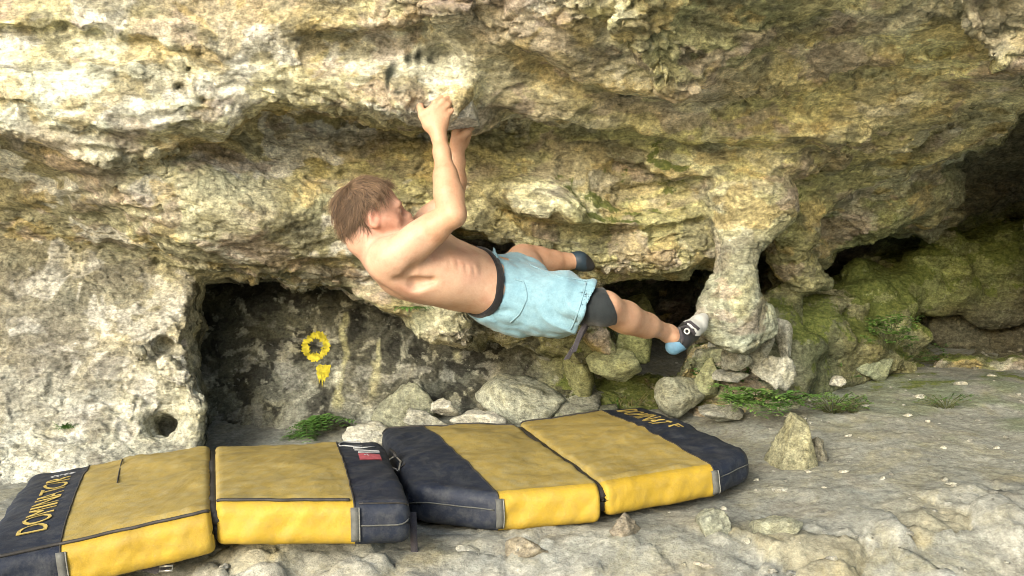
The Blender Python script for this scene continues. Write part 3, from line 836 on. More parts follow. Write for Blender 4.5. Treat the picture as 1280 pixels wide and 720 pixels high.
bvh_all = None
ROCK = {}


def submesh(name, sel, mat):
    f = rf[sel]
    u, inv = np.unique(f, return_inverse=True)
    me = mesh_np(name, V[u], inv.reshape(-1, 4).astype(np.int32), False, C4[u])
    return link(name, me, mat)


ROCK['cliff'] = tag(submesh('cliff', fid == 0, M['rock']), 'overhanging cream and ochre limestone roof above the climber', 'cliff', kind='structure')
ROCK['wall'] = tag(submesh('cave_wall', fid == 2, M['wall']), 'blackened back wall of the cave below the overhang', 'cave wall', kind='structure')
ROCK['buttress'] = tag(submesh('rock_buttress', fid == 1, M['rock']), 'pitted grey limestone buttress with worn holes left of the black wall', 'rock')
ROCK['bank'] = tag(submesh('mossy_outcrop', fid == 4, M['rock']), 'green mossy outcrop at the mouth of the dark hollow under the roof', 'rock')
ROCK['p1'] = tag(submesh('rock_pillar', fid == 5, M['rock']), 'pale hourglass rock pillar the climber\'s front foot presses against', 'rock pillar', 'rock pillars under the roof')
ROCK['p2'] = tag(submesh('rock_pillar', fid == 6, M['rock']), 'smaller crooked rock pillar joining roof and mossy outcrop', 'rock pillar', 'rock pillars under the roof')
BV = BVHTree.FromPolygons([tuple(v) for v in V[np.unique(rf)]] if False else V.tolist(), rf.tolist())


def hit(px, py, back=0.0):
    """where the line of sight of a photo pixel meets the rock"""
    o = Vector((0, 0, CZ)); d = Vector([float(c) for c in P(px, py, 1.0)]) - o; d.normalize()
    h = BV.ray_cast(o, d)
    if h[0] is None: return None, None
    return np.array(h[0]) - np.array(d) * back, np.array(h[1])
# ------------------------------------------------------------------ ground: terrace, eroded bank in front, open floor behind the camera
def ground_z(x, y):
    x = np.asarray(x, float); y = np.asarray(y, float)
    edge = 2.36 + 0.10 * sstep(-0.5, 0.1, x) + 0.05 * np.sin(x * 3.1) + 0.03 * np.sin(x * 7.3 + 1) + 0.26 * sstep(0.7, 1.7, x)
    r = sstep(0.4, 1.1, x)
    def top(yy): return 0.825 + (0.03 + 0.10 * r) * (yy - 2.4) + (1 - r) * 0.26 * np.maximum(yy - 3.45, 0) + 0.045 * sstep(0.6, 2.0, x)
    t = np.clip(edge - y, 0, 50)
    drop = 0.34 * sstep(0, 0.75, t) + 0.38 * sstep(0.5, 2.4, t)
    return np.where(y < edge, top(edge) - drop, top(y))


def axis(a, b, fine, far, grow=1.18):
    c = list(np.arange(a, b, fine)); s = fine; x = c[-1]
    while x < far: s *= grow; x += s; c.append(x)
    s = fine; x = a; L = []
    while x > -far: s *= grow; x -= s; L.append(x)
    return np.array(L[::-1] + c)


gxs = axis(-1.9, 2.9, 0.012, 70); gys = axis(1.75, 5.2, 0.013, 70)
gx2, gy2 = np.meshgrid(gxs, gys, indexing='ij')
nx_, ny_ = gx2.shape
base = ground_z(gx2, np.clip(gy2, -60, 6.0))
gp = np.stack([gx2.ravel(), gy2.ravel(), base.ravel()], 1).astype(np.float32)
near = (np.exp(-np.clip(np.abs(gp[:, 0]) - 3, 0, 99)) * np.exp(-np.clip(1.4 - gp[:, 1], 0, 99)) * np.exp(-np.clip(gp[:, 1] - 6, 0, 99)))
edge_amt = sstep(2.5, 2.2, gp[:, 1] - 0.10 * sstep(-0.5, 0.1, gp[:, 0]) - 0.27 * sstep(0.7, 1.7, gp[:, 0]))
w2 = np.stack([fbm(gp * 5 + 9 * k, 140 + k, 2) for k in range(3)], 1) * 0.05
q = gp + w2
a1, b1, c1 = facets(q * np.array((5.5, 5.5, 8)), 31, 0.8)
a2, b2, c2 = facets(q * np.array((15, 15, 20)), 32, 0.9)
stone_hi = sstep(0.55, 0.75, c1) * edge_amt                     # stones set in the bank
dz = 0.035 * fbm(gp * 1.3, 33, 2) + 0.007 * fbm(gp * 6, 34, 3) + 0.004 * fbm(gp * 30, 35, 3)
dz += edge_amt * (0.026 * a1 + 0.014 * a2) + stone_hi * 0.03 * sstep(0.02, 0.3, b1)
c20 = sstep(0.72, 0.85, c2); dz += (0.3 + 0.7 * edge_amt) * c20 * 0.010 * sstep(0.05, 0.3, b2)
gp[:, 2] += dz * near
# dusty grey floor, browner scuffed earth, pale stone, faint green film at the right
GC = np.zeros((len(gp), 4), np.float32)
earth = np.array((.215, .22, .185)); pale = np.array((.285, .29, .25)); brown = np.array((.205, .195, .155)); green = np.array((.135, .165, .095)); och = np.array((.27, .25, .165))
n_a = fbm(gp * 1.7, 41, 3); n_b = fbm(gp * 4.5, 42, 3)
cc = earth + (pale - earth) * sstep(0.0, 0.5, n_a)[:, None] * 0.6
cc = cc + (brown - cc) * (sstep(0.1, 0.5, n_b) * 0.55)[:, None]
g_amt = sstep(0.9, 1.9, gp[:, 0]) * sstep(2.6, 3.4, gp[:, 1]) * sstep(-0.25, 0.3, n_b + n_a)
cc = cc + (green - cc) * (0.75 * g_amt)[:, None]
st = np.clip(stone_hi + 0.7 * c20 * edge_amt, 0, 1)
cc = cc + (np.where((c1 > 0.87)[:, None], och, pale) * 0.95 - cc) * (0.75 * st)[:, None]
lf = sstep(0.2, -0.6, gp[:, 0]) * edge_amt
cc = cc + (np.array((.33, .31, .23)) - cc) * (0.4 * lf)[:, None]
bounce_w = sstep(1.3, 0.2, gp[:, 1])[:, None]; cc = cc * (1 - bounce_w) + np.array((.50, .50, .42)) * bounce_w      # unseen ground behind the camera, coloured pale to bounce light under the roof
GC[:, :3] = cc * (1 + 0.15 * (c2 - 0.5))[:, None]
GC[:, 3] = np.clip(0.25 * g_amt + 0.25 * sstep(3.3, 3.9, gp[:, 1]) * sstep(-0.1, 0.3, n_b), 0, .5)
ii, jj = np.meshgrid(np.arange(nx_ - 1), np.arange(ny_ - 1), indexing='ij')
fq = np.stack([ii * ny_ + jj, (ii + 1) * ny_ + jj, (ii + 1) * ny_ + jj + 1, ii * ny_ + jj + 1], -1).reshape(-1, 4)
M['ground'] = rock_mat('dusty_ground', speck=0.45, var=0.25, strata=0.0, dark=0.12, rough=0.95, bstr=0.4, crk=0.05, grain=0.65)
GROUND = tag(link('ground', mesh_np('ground', gp, fq, True, GC), M['ground']), 'dusty grey earth floor with an eroded stony bank', 'ground', kind='structure')
GBV = BVHTree.FromPolygons(gp.tolist(), fq.tolist())


def gz(x, y):
    h = GBV.ray_cast(Vector((float(x), float(y), 5)), Vector((0, 0, -1)))
    return h[0][2] if h[0] is not None else 0.9


def ghit(px, py):
    """where a photo pixel's line of sight meets the ground"""
    o = Vector((0, 0, CZ)); d = Vector([float(c) for c in P(px, py, 1.0)]) - o; d.normalize()
    h = GBV.ray_cast(o, d)
    return np.array(h[0]) if h[0] is not None else None

T('ground %d' % len(gp))
# ------------------------------------------------------------------ the climber
def skin_mat():
    m, nt, b = new_mat('skin')
    tc = N(nt, 'TexCoord').outputs['Object']
    base = N(nt, 'Attribute', attribute_name='Col').outputs['Color']
    n1 = noise(nt, tc, 18, 5, 0.6); n2 = noise(nt, tc, 140, 4, 0.65)
    c = mix(nt, 0.7, base, ramp(nt, n1, [(0.3, (0.82, 0.70, 0.64)), (0.5, (1, 1, 1)), (0.7, (1.1, 1.1, 1.08))]), 'MULTIPLY')
    c = mix(nt, 0.5, c, ramp(nt, n2, [(0.3, (0.88, 0.82, 0.78)), (0.7, (1.08, 1.08, 1.08))]), 'MULTIPLY')
    nt.links.new(c, b.inputs['Base Color'])
    b.inputs['Roughness'].default_value = 0.5; b.inputs['Specular IOR Level'].default_value = 0.35
    b.inputs['Subsurface Weight'].default_value = 0.12; b.inputs['Subsurface Radius'].default_value = (0.012, 0.005, 0.003)
    b.inputs['Subsurface Scale'].default_value = 0.6
    bump(nt, b, n2, 0.3, 0.004)
    return m


M['skin'] = skin_mat()
A = np.array
BODY = Field(P(405, 450, 2.5) * 0 + A((-0.64, 2.5, 1.2)), A((0.66, 3.55, 2.22)), 0.0052)
B = BODY
# torso: axis runs away from the lens towards the feet
a_ax = P(650, 370, 3.05) - P(497, 328, 2.90); a_ax /= np.linalg.norm(a_ax)
b_ax = A((-0.30, 0.90, 0.30)); b_ax -= a_ax * (b_ax @ a_ax); b_ax /= np.linalg.norm(b_ax)      # to the climber's left
c_ax = np.cross(a_ax, b_ax); c_ax = c_ax if c_ax[2] > 0 else -c_ax                              # chest, up
TR = np.stack([a_ax, b_ax, c_ax])
st = [(492, 328, 2.90, .135, .085), (515, 331, 2.92, .158, .098), (540, 336, 2.94, .163, .101), (565, 342, 2.96, .155, .097), (592, 350, 2.985, .138, .088), (618, 359, 3.015, .140, .088), (640, 366, 3.04, .150, .097), (660, 373, 3.06, .145, .098)]
sa = np.array(st)
for t in np.linspace(0, len(st) - 1, 22):
    i = min(int(t), len(st) - 2); f = t - i
    px, py, Y, hb, hd = sa[i] * (1 - f) + sa[i + 1] * f
    B.ell(P(px, py, Y), (.055, hb, hd), TR, k=0.045)
def tp(px, py, Y, b=0, c=0, a=0): return P(px, py, Y) + b_ax * b + c_ax * c + a_ax * a
SR, EL, WR = P(486, 326, 2.76), P(566, 268, 2.69), P(549, 172, 2.795)
SL, EL2, WL = P(512, 305, 3.06), P(566, 244, 3.02), P(571, 184, 2.985)
# shoulder girdle, deltoids, shoulder blade, lats, spine groove
B.ell(SR + A((.0, .015, .006)), (.070, .060, .070), k=0.05)
B.ell(P(500, 317, 2.735), (.058, .045, .05), frame(EL - SR, A((0, 0, 1))), k=0.04)
B.ell(tp(512, 335, 2.80, 0, -.015), (.085, .05, .06), TR, k=0.04)                # shoulder blade and teres
B.ell(tp(545, 340, 2.83, 0, .0), (.10, .035, .065), TR, k=0.05)                  # lat
B.ell(tp(575, 356, 2.90, 0, -.02), (.08, .03, .05), TR, k=0.04)
B.ell(SL, (.06, .055, .06), k=0.05)
B.ell(tp(475, 322, 2.86), (.05, .10, .055), TR, k=0.05)                          # trapezius
B.ell(tp(520, 318, 2.92, 0, .06), (.09, .12, .05), TR, k=0.05)                   # chest
for i in range(4):                                                              # ribs on the flank
    B.ell(tp(556 + i * 10, 322 + i * 3.5, 2.845 + i * .012, .0, .005), (.009, .013, .045), frame(a_ax * 1.0 + c_ax * .45, -b_ax), k=0.03)
# grooves: blade edge, spine, arm pit crease
def cutc(pts, r, k=0.02): B.chain([tp(*p) for p in pts], r, k, 'cut')
cutc([(484, 352, 2.80, 0, -.035), (520, 372, 2.86, 0, -.035), (565, 386, 2.93, 0, -.03)], [.012, .014, .012], 0.035)
cutc([(498, 350, 2.735), (520, 354, 2.765), (540, 350, 2.775)], [.004, .010, .004], 0.03)
cutc([(520, 322, 2.715), (512, 336, 2.73), (506, 346, 2.735)], [.006, .009, .004], 0.025)
# neck and head
HC = P(466, 269, 2.855)
hf = A((.93, .27, .20)); hf /= np.linalg.norm(hf)
hu = A((-.24, -.02, 1.0)); hu -= hf * (hu @ hf); hu /= np.linalg.norm(hu)
hl = np.cross(hu, hf)                                                            # the climber's left
HR = np.stack([hf, hl, hu])
def hp(f=0, l=0, u=0): return HC + hf * f + hl * l + hu * u
B.chain([tp(482, 322, 2.89), hp(-.045, 0, -.07), hp(-.025, 0, -.03)], [.060, .051, .050], 0.03)
B.cone(tp(480, 315, 2.84), hp(-.05, -.035, -.05), .03, .024, 0.03)
B.ell(hp(-.012, 0, .032), (.098, .077, .086), HR, k=0.03)
B.ell(hp(.032, 0, -.03), (.064, .060, .080), HR, k=0.03)
B.ell(hp(.050, 0, -.085), (.040, .046, .026), HR, k=0.03)                        # jaw
B.ell(hp(.078, 0, -.093), (.020, .022, .017), HR, k=0.02)                        # chin
B.cone(hp(.055, -.055, -.04), hp(.01, -.062, -.03), .014, .016, 0.03)            # cheekbones
B.cone(hp(.055, .055, -.04), hp(.01, .062, -.03), .014, .016, 0.03)
B.cone(hp(.080, -.04, .016), hp(.080, .04, .016), .013, .013, 0.02)              # brow
B.chain([hp(.092, 0, .006), hp(.112, 0, -.024), hp(.110, 0, -.032)], [.008, .0105, .012], 0.014)   # nose
for s in (-1, 1):
    B.ell(hp(.101, s * .011, -.032), (.009, .008, .008), HR, k=0.008)
    B.ell(hp(.092, s * .032, -.006), (.018, .017, .012), HR, k=0.012, op='cut')   # eye sockets
    B.ell(hp(.076, s * .032, -.006), (.0135, .0135, .0125), HR, k=0.004)
    B.cone(hp(.086, s * .02, -.001), hp(.080, s * .045, -.003), .0045, .004, 0.004)  # lids
    er = frame(hf + hu * .15, hl * s)
    B.ell(hp(-.012, s * .079, -.016), (.017, .032, .010), np.stack([hf * .96 - hu * .2, hu * .96 + hf * .2, hl * s]), k=0.012)      # ears
    B.ell(hp(-.008, s * .087, -.012), (.008, .018, .007), np.stack([hf * .96 - hu * .2, hu * .96 + hf * .2, hl * s]), k=0.008, op='cut')
    B.ell(hp(-.006, s * .078, -.043), (.008, .008, .007), HR, k=0.008)
B.cone(hp(.092, -.018, -.057), hp(.092, .018, -.057), .006, .006, 0.008)         # lips
B.cone(hp(.090, -.016, -.068), hp(.090, .016, -.068), .0065, .0065, 0.008)
B.cone(hp(.104, -.02, -.0625), hp(.104, .02, -.0625), .006, .006, 0.004, 'cut')
# right arm: upper arm, triceps and biceps, elbow, forearm
ua = EL - SR
B.chain([SR + ua * .12, SR + ua * .45, SR + ua * .75, EL], [.052, .047, .040, .033], 0.03)
up_ = A((0, -.3, 1.0))
B.ell(SR + ua * .52 + A((.008, 0, -.024)), (.085, .032, .030), frame(ua, up_), k=0.018)        # triceps
B.ell(SR + ua * .55 + A((-.008, 0, .024)), (.07, .030, .028), frame(ua, up_), k=0.018)       # biceps
B.ell(EL + A((.006, 0, -.004)), (.033, .034, .034), k=0.02)
fa = WR - EL
B.chain([EL, EL + fa * .25, EL + fa * .5, EL + fa * .8, WR], [.034, .040, .034, .025, .0225], 0.02)
B.ell(EL + fa * .26 + A((-.012, .0, 0)), (.08, .028, .030), frame(fa, A((1, 0, 0))), k=0.025)  # brachioradialis
B.ell(EL + fa * .22 + A((.016, .01, 0)), (.075, .026, .024), frame(fa, A((1, 0, 0))), k=0.02)
# left arm, mostly behind
ub = EL2 - SL; fb = WL - EL2
B.chain([SL, SL + ub * .5, EL2], [.052, .046, .036], 0.03)
B.chain([EL2, EL2 + fb * .3, EL2 + fb * .7, WL], [.036, .040, .030, .023], 0.02)


def hand(wr, palm, kn, fingers, thumb, s=1.0):
    """palm slab, four bent fingers of their own lengths, thumb from the side of the palm"""
    B.cone(wr, wr * .5 + palm * .5, .0235 * s, .026 * s, 0.015)
    for kk in kn: B.cone(wr * .72 + palm * .28, kk, .0165 * s, .0115 * s, 0.012)
    ax1 = kn[3] - kn[0]; n1 = np.cross(ax1, kn[1] - wr); n1 /= np.linalg.norm(n1)
    B.ell(palm, (.040 * s, .013 * s, .044 * s), np.stack([ax1 / np.linalg.norm(ax1), n1, np.cross(ax1 / np.linalg.norm(ax1), n1)]), k=0.015)
    for kk, fg, r in zip(kn, fingers, (.0092, .0096, .0092, .0080)):
        B.chain([kk] + fg, [.0108 * s, r * s, r * .93 * s, r * .8 * s][:1 + len(fg)], 0.004)
        B.ell(kk, (.0118 * s,) * 3, k=0.008)
        B.ell(fg[0], (r * 1.08 * s,) * 3, k=0.004)
    B.chain(thumb, [.019 * s, .0125 * s, .0108 * s, .0085 * s], 0.010)


HY = 2.80
hand(WR, P(545, 152, HY), [P(535, 140, HY - .004), P(543, 137.5, HY - .008), P(551, 139.5, HY - .006), P(557.5, 145, HY)],
     [[P(544, 128, HY - .01), P(551.5, 121.5, HY + .012), P(553, 122.5, HY + .036)], [P(553.5, 126.5, HY - .012), P(561, 121.5, HY + .012), P(562, 123.5, HY + .038)],
      [P(560, 131, HY - .006), P(565.5, 126.5, HY + .018), P(566, 128.5, HY + .042)], [P(564.5, 138.5, HY + .002), P(568, 134.5, HY + .022), P(568.5, 136, HY + .04)]],
     [P(535.5, 157, HY - .002), P(528, 144.5, HY - .004), P(525.2, 134, HY + .010), P(526.5, 126.5, HY + .028)])
LY = 2.985
hand(WL, P(576, 172, LY), [P(570, 164, LY - .012), P(575, 163, LY), P(580, 164.5, LY + .01), P(584, 167.5, LY + .02)],
     [[P(574, 156, LY - .02), P(579, 153, LY - .004), P(581, 155, LY + .012)], [P(580, 155.5, LY - .008), P(585, 153, LY + .008), P(587, 155, LY + .022)],
      [P(585, 157.5, LY + .002), P(589, 156, LY + .016), P(590, 158, LY + .03)], [P(588, 161.5, LY + .014), P(591, 160, LY + .026), P(591.5, 162, LY + .038)]],
     [P(572, 176, LY - .01), P(578, 170, LY - .03), P(583, 166, LY - .034), P(587, 164, LY - .028)])
# legs
HIR, KNR, ANR = P(655, 376, 2.98), P(756, 384, 2.80), P(836, 417, 3.09)
HIL, KNL, ANL = P(650, 354, 3.10), P(654, 325, 3.20), P(706, 327, 3.30)
B.chain([HIR, HIR * .5 + KNR * .5, KNR], [.090, .070, .049], 0.05)
sh_ = ANR - KNR
B.chain([KNR, KNR + sh_ * .3, KNR + sh_ * .65, ANR], [.045, .042, .034, .0285], 0.03)
B.ell(KNR + sh_ * .34 + A((-.004, .0, -.014)), (.12, .034, .032), frame(sh_, A((0, 0, 1))), k=0.05)   # calf
B.ell(ANR + A((.014, -.024, -.012)), (.017, .015, .017), k=0.014)                               # ankle bone
B.chain([ANR, P(846, 424, 3.10)], [.031, .030], 0.02)
B.chain([P(846, 424, 3.10), P(862, 414, 3.145), P(874, 404, 3.19)], [.027, .027, .020], 0.02)
B.chain([HIL, HIL * .5 + KNL * .5, KNL], [.086, .070, .052], 0.05)
sl_ = ANL - KNL
B.chain([KNL, KNL + sl_ * .35, KNL + sl_ * .7, ANL], [.050, .047, .036, .030], 0.03)
B.ell(KNL + sl_ * .4 + A((0, -.01, -.016)), (.08, .036, .034), frame(sl_, A((0, 0, 1))), k=0.03)
B.chain([ANL, P(721, 326, 3.32), P(732, 331, 3.33)], [.030, .027, .020], 0.02)

pv, pf = B.mesh()
print('TIME stray', [tuple(np.round(x, 2)) for x in pv[(np.abs(640 + pv[:, 0] / pv[:, 1] * FPX - 655) < 14) & (360 - (pv[:, 2] - CZ) / pv[:, 1] * FPX < 200)][:3]])
pn = vert_normals(pv, pf)
# relax once to take the voxel look off
def relax(v, f, it=2, keep=0.5):
    for _ in range(it):
        acc = np.zeros_like(v); cnt = np.zeros(len(v), np.float32)
        for k in range(4):
            a, b = f[:, k], f[:, (k + 1) % 4]
            for c in range(3): acc[:, c] += np.bincount(a, v[b, c], len(v)) + np.bincount(b, v[a, c], len(v))
            cnt += np.bincount(a, minlength=len(v)) + np.bincount(b, minlength=len(v))
        v = keep * v + (1 - keep) * acc / np.maximum(cnt, 1)[:, None]
    return v.astype(np.float32)


pv = relax(pv, pf, 2)
sc_ = np.tile(A((.455, .295, .205)), (len(pv), 1)).astype(np.float32)
bl_ = fbm(pv * 9, 320, 3); sc_ *= 1 + A((.05, .10, .12)) * bl_[:, None]
rd_ = sstep(.15, .5, fbm(pv * 6 + 3, 321, 3))[:, None]; sc_ = sc_ * (1 - .35 * rd_) + A((.50, .27, .20)) * .35 * rd_
def paint(c, r, colr, s=1.0):
    d = np.linalg.norm(pv - c, axis=1) / r
    a = (s * np.exp(-d ** 4))[:, None]
    sc_[:] = sc_ * (1 - a) + A(colr) * a
# tanned forearms and lower legs, flushed face and neck, pale shoulders
def tan_seg(p, q, r, colr, s):
    ab = q - p; t = np.clip((pv - p) @ ab / (ab @ ab), 0, 1)
    d = np.linalg.norm(pv - p - t[:, None] * ab, axis=1) / r
    a = (s * np.exp(-d ** 6))[:, None]; sc_[:] = sc_ * (1 - a) + A(colr) * a
tan_seg(EL + ua * -.1, P(550, 140, 2.81), .085, (.43, .255, .155), .85)
tan_seg(EL2, WL + A((0, 0, .1)), .075, (.46, .27, .165), .85)
tan_seg(KNR, ANR, .085, (.44, .265, .17), .85)
tan_seg(KNL, ANL, .08, (.46, .27, .17), .85)
paint(HC + hf * .03 - hu * .03, .12, (.45, .25, .18), .85)
paint(hp(-.04, -.02, -.085), .06, (.53, .30, .22), .8)
for s in (-1, 1):
    paint(hp(-.012, s * .082, -.016), .03, (.56, .26, .19), .7)
    paint(hp(.086, s * .032, -.006), .0105, (.5, .48, .44), 1); paint(hp(.089, s * .032, -.006), .006, (.05, .04, .03), 1)
    tan_seg(hp(.09, s * .015, .016), hp(.083, s * .045, .017), .007, (.20, .12, .07), .8)
paint(hp(.095, 0, -.062), .016, (.50, .20, .17), .7)
for (px, py, Y) in ((553, 353, 2.83), (540, 341, 2.80), (590, 348, 2.86)): paint(P(px, py, Y) * 0 + A(P(px, py, Y)), .006, (.12, .07, .05), .8)
root_p = P(600, 356, 2.99)
PERSON = tag(empty('person', (float(root_p[0]), float(root_p[1]), float(root_p[2])), 'shirtless climber in pale blue shorts hanging sideways from the overhang', 'person'), kind=None)
body = link('body', mesh_np('body', pv, pf, True, sc_), M['skin'], PERSON)
T('body %d' % len(pv))

# ---- shorts: the hips and right thigh with cloth thickness, folds, a sagging waist and an open hem
M['denim'] = None
def cloth_mat(name, c1, c2, sc=900, rough=0.85):
    m, nt, b = new_mat(name)
    tc = N(nt, 'TexCoord').outputs['Object']
    n1 = noise(nt, tc, 9, 6, 0.65, 0.4); n2 = noise(nt, tc, 60, 5, 0.7); n3 = noise(nt, tc, 420, 2, 0.6)
    c = mix(nt, ramp(nt, n1, [(0.32, 0.0), (0.66, 1.0)]), c1, c2)
    c = mix(nt, 0.55, c, ramp(nt, n2, [(0.3, 0.72), (0.7, 1.2)]), 'MULTIPLY')
    c = mix(nt, 0.5, c, ramp(nt, n3, [(0.35, 0.75), (0.65, 1.2)]), 'MULTIPLY')
    nt.links.new(c, b.inputs['Base Color'])
    b.inputs['Roughness'].default_value = rough; b.inputs['Sheen Weight'].default_value = 0.15
    p = bump(nt, b, n2, 0.35, 0.006); bump(nt, b, n3, 0.3, 0.0015, p)
    return m


M['denim'] = cloth_mat('pale_blue_denim', (.135, .255, .315), (.185, .315, .37))
Sf = Field(P(560, 440, 2.9) * 0 + A((-0.26, 2.62, 1.24)), A((0.36, 3.5, 1.72)), 0.0055)
for px, py, Y, hb, hd in ((600, 354, 3.0, .158, .105), (620, 360, 3.02, .162, .108), (640, 366, 3.04, .168, .115), (660, 373, 3.06, .160, .112)):
    Sf.ell(P(px, py, Y), (.06, hb, hd), TR, k=0.05)
Sf.ell(tp(628, 384, 2.995, 0, -.008), (.11, .085, .062), TR, k=0.05)            # seat
Sf.ell(tp(620, 378, 3.10, 0, -.02), (.10, .085, .065), TR, k=0.05)
HEM = P(734, 383.5, 2.835)
Sf.chain([HIR, HIR * .45 + HEM * .55, HEM + (HEM - HIR) * .12], [.112, .099, .085], 0.05)
Sf.chain([HIL, HIL * .45 + KNL * .55 - A((0, 0, .012))], [.104, .082], 0.05)
Sf.ell(tp(608, 322, 2.93, 0, .02), (.03, .05, .03), TR, k=0.04)                 # bunched front at the waist
sl, gpts = Sf.block(Sf.lo, Sf.lo + (Sf.n - 1) * Sf.h)
gpf = gpts.reshape(-1, 3)
ff = Sf.f.ravel()
nearm = np.abs(ff) < 0.05
q = gpf[nearm]
# folds run from the crotch and hip out to the hem, twisting with the pull of the leg
tl = (HEM - HIR) / np.linalg.norm(HEM - HIR)
s_ = (q - HIR) @ tl; rad = q - HIR - s_[:, None] * tl
ang = np.arctan2(rad[:, 2], -rad[:, 1])
fold = 0.012 * (.6 - np.abs(np.sin(s_ * 24 + ang * 1.5 + 1.7 * perlin(q * 7, 301)))) * sstep(0.16, 0.34, np.linalg.norm(q - P(590, 380, 2.95), axis=1)) * sstep(-0.02, .05, s_)
fold += 0.006 * np.abs(perlin(q @ np.stack([A((9, 4, -9.)), A((3, 12., 2)), A((12, 2, 16.))]).T, 302)) * 2 + 0.004 * perlin(q * 30, 303)
ff[nearm] -= (fold - 0.004).astype(np.float32)
# cut: waist plane (dips towards the near hip) and hem plane
wn = a_ax + b_ax * -0.05
wpt = P(600, 352, 2.99)
dw = (gpf - wpt) @ wn - 0.035 * np.clip(-(gpf - wpt) @ b_ax / .15, -1, 1.2) - 0.002 * np.sin((gpf @ c_ax) * 60)
ff = np.maximum(ff, -dw.astype(np.float32))
hn = tl + A((0.18, 0.50, -0.32)); hn /= np.linalg.norm(hn)
ff = np.maximum(ff, ((gpf - HEM) @ hn + 0.002 * np.sin(gpf[:, 2] * 70)).astype(np.float32))
shell = np.maximum(ff, -(ff + 0.0)) if False else ff
Sf.f = ff.reshape(Sf.f.shape)
# hollow the leg so that the hem is open
ih = Field(Sf.lo, Sf.lo + (Sf.n - 1) * Sf.h, Sf.h)
ih.chain([HIR * .3 + HEM * .7, HEM + (HEM - HIR) * .3], [.070, .074], 0.02)
Sf.f = np.maximum(Sf.f, -ih.f)
sv, sf = Sf.mesh(); sv = relax(sv, sf, 1)
shorts = link('shorts', mesh_np('shorts', sv, sf), M['denim'], PERSON); shorts['label'] = 'faded pale blue denim shorts with deep folds'
# black underwear band above the shorts
M['black_cloth'] = cloth_mat('black_elastic', (.004, .004, .005), (.008, .008, .009))
Wf = Field(Sf.lo, Sf.lo + (Sf.n - 1) * Sf.h, Sf.h)
for t in np.linspace(3, 6, 12):
    i = min(int(t), len(st) - 2); f = t - i
    px, py, Y, hb, hd = sa[i] * (1 - f) + sa[i + 1] * f
    Wf.ell(P(px, py, Y), (.05, hb + .006, hd + .006), TR, k=0.045)
Wf.ell(tp(575, 356, 2.90, 0, -.02), (.086, .036, .056), TR, k=0.04)
Wf.f = np.maximum(Wf.f, np.maximum(-(dw + .014), dw - .010).reshape(Wf.f.shape).astype(np.float32))
wv, wf = Wf.mesh(); link('waistband', mesh_np('waistband', relax(wv, wf, 1), wf), M['black_cloth'], PERSON)
# pocket edge and drawn up flap
mb = MB()
def on_mesh(bv, p, d=(0, 1, 0), off=0.003):
    o = Vector([float(c) for c in (A(p) - A(d) * 0.5)]); h = bv.ray_cast(o, Vector(d))
    return (A(h[0]) + A(h[1]) * off) if h[0] is not None else None
SBV = BVHTree.FromPolygons(sv.tolist(), sf.tolist())
def cam_hit(bv, px, py, off=0.003):
    o = Vector((0, 0, CZ)); d = Vector([float(c) for c in P(px, py, 1.0)]) - o; d.normalize()
    h = bv.ray_cast(o, d)
    if h[0] is None: return None
    n = A(h[1]); n = n if n @ A(d) < 0 else -n
    return A(h[0]) + n * off
def seam_line(bv, pix, r, name, mat, par, off=0.001, n=14):
    pts = []
    pix = np.array(pix, float)
    tt = np.linspace(0, len(pix) - 1, n)
    for t in tt:
        i = min(int(t), len(pix) - 2); f = t - i
        h = cam_hit(bv, *(pix[i] * (1 - f) + pix[i + 1] * f), off)
        if h is not None: pts.append(h)
    if len(pts) > 2: return MB().add(tube(pts, r, 6)).build(name, mat, par)
M['denim_edge'] = cloth_mat('denim_seam', (.135, .245, .295), (.18, .305, .355))
seam_line(SBV, [(643, 349), (655, 352), (660, 372), (650, 392), (638, 403)], .0028, 'pocket_seam', M['denim_edge'], PERSON)
seam_line(SBV, [(733, 354), (728, 372), (720, 398), (713, 412)], .0028, 'hem_seam', M['denim_edge'], PERSON)
seam_line(SBV, [(660, 330), (690, 344), (735, 352)], .002, 'side_seam', M['denim_edge'], PERSON)
# knee pad
M['neoprene'] = cloth_mat('dark_neoprene', (.007, .010, .012), (.014, .019, .021), rough=0.8)
Kf = Field(P(750, 384, 2.8) - .2, P(750, 384, 2.8) + .2, 0.005)
k0, k1 = HIR * .28 + KNR * .72, KNR + sh_ * .10
Kf.chain([k0, KNR, k1], [.066, .057, .048], 0.02)
sl, g_ = Kf.block(Kf.lo, Kf.lo + (Kf.n - 1) * Kf.h); g_ = g_.reshape(-1, 3)
kf = Kf.f.ravel(); kn_ = (KNR - HIR) / np.linalg.norm(KNR - HIR)
kf = np.maximum(kf, ((g_ - P(764, 386, 2.8)) @ A((.93, .1, .3))).astype(np.float32) - .004 * np.sin(g_[:, 2] * 50))
kf = np.maximum(kf, -((g_ - P(722, 382, 2.83)) @ kn_).astype(np.float32)) - (.003 * perlin(g_ * A((60, 20, 20)), 310)).astype(np.float32)
Kf.f = kf.reshape(Kf.f.shape)
kv, kf2 = Kf.mesh(); knee = link('knee_pad', mesh_np('knee_pad', relax(kv, kf2, 1), kf2), M['neoprene'], PERSON)
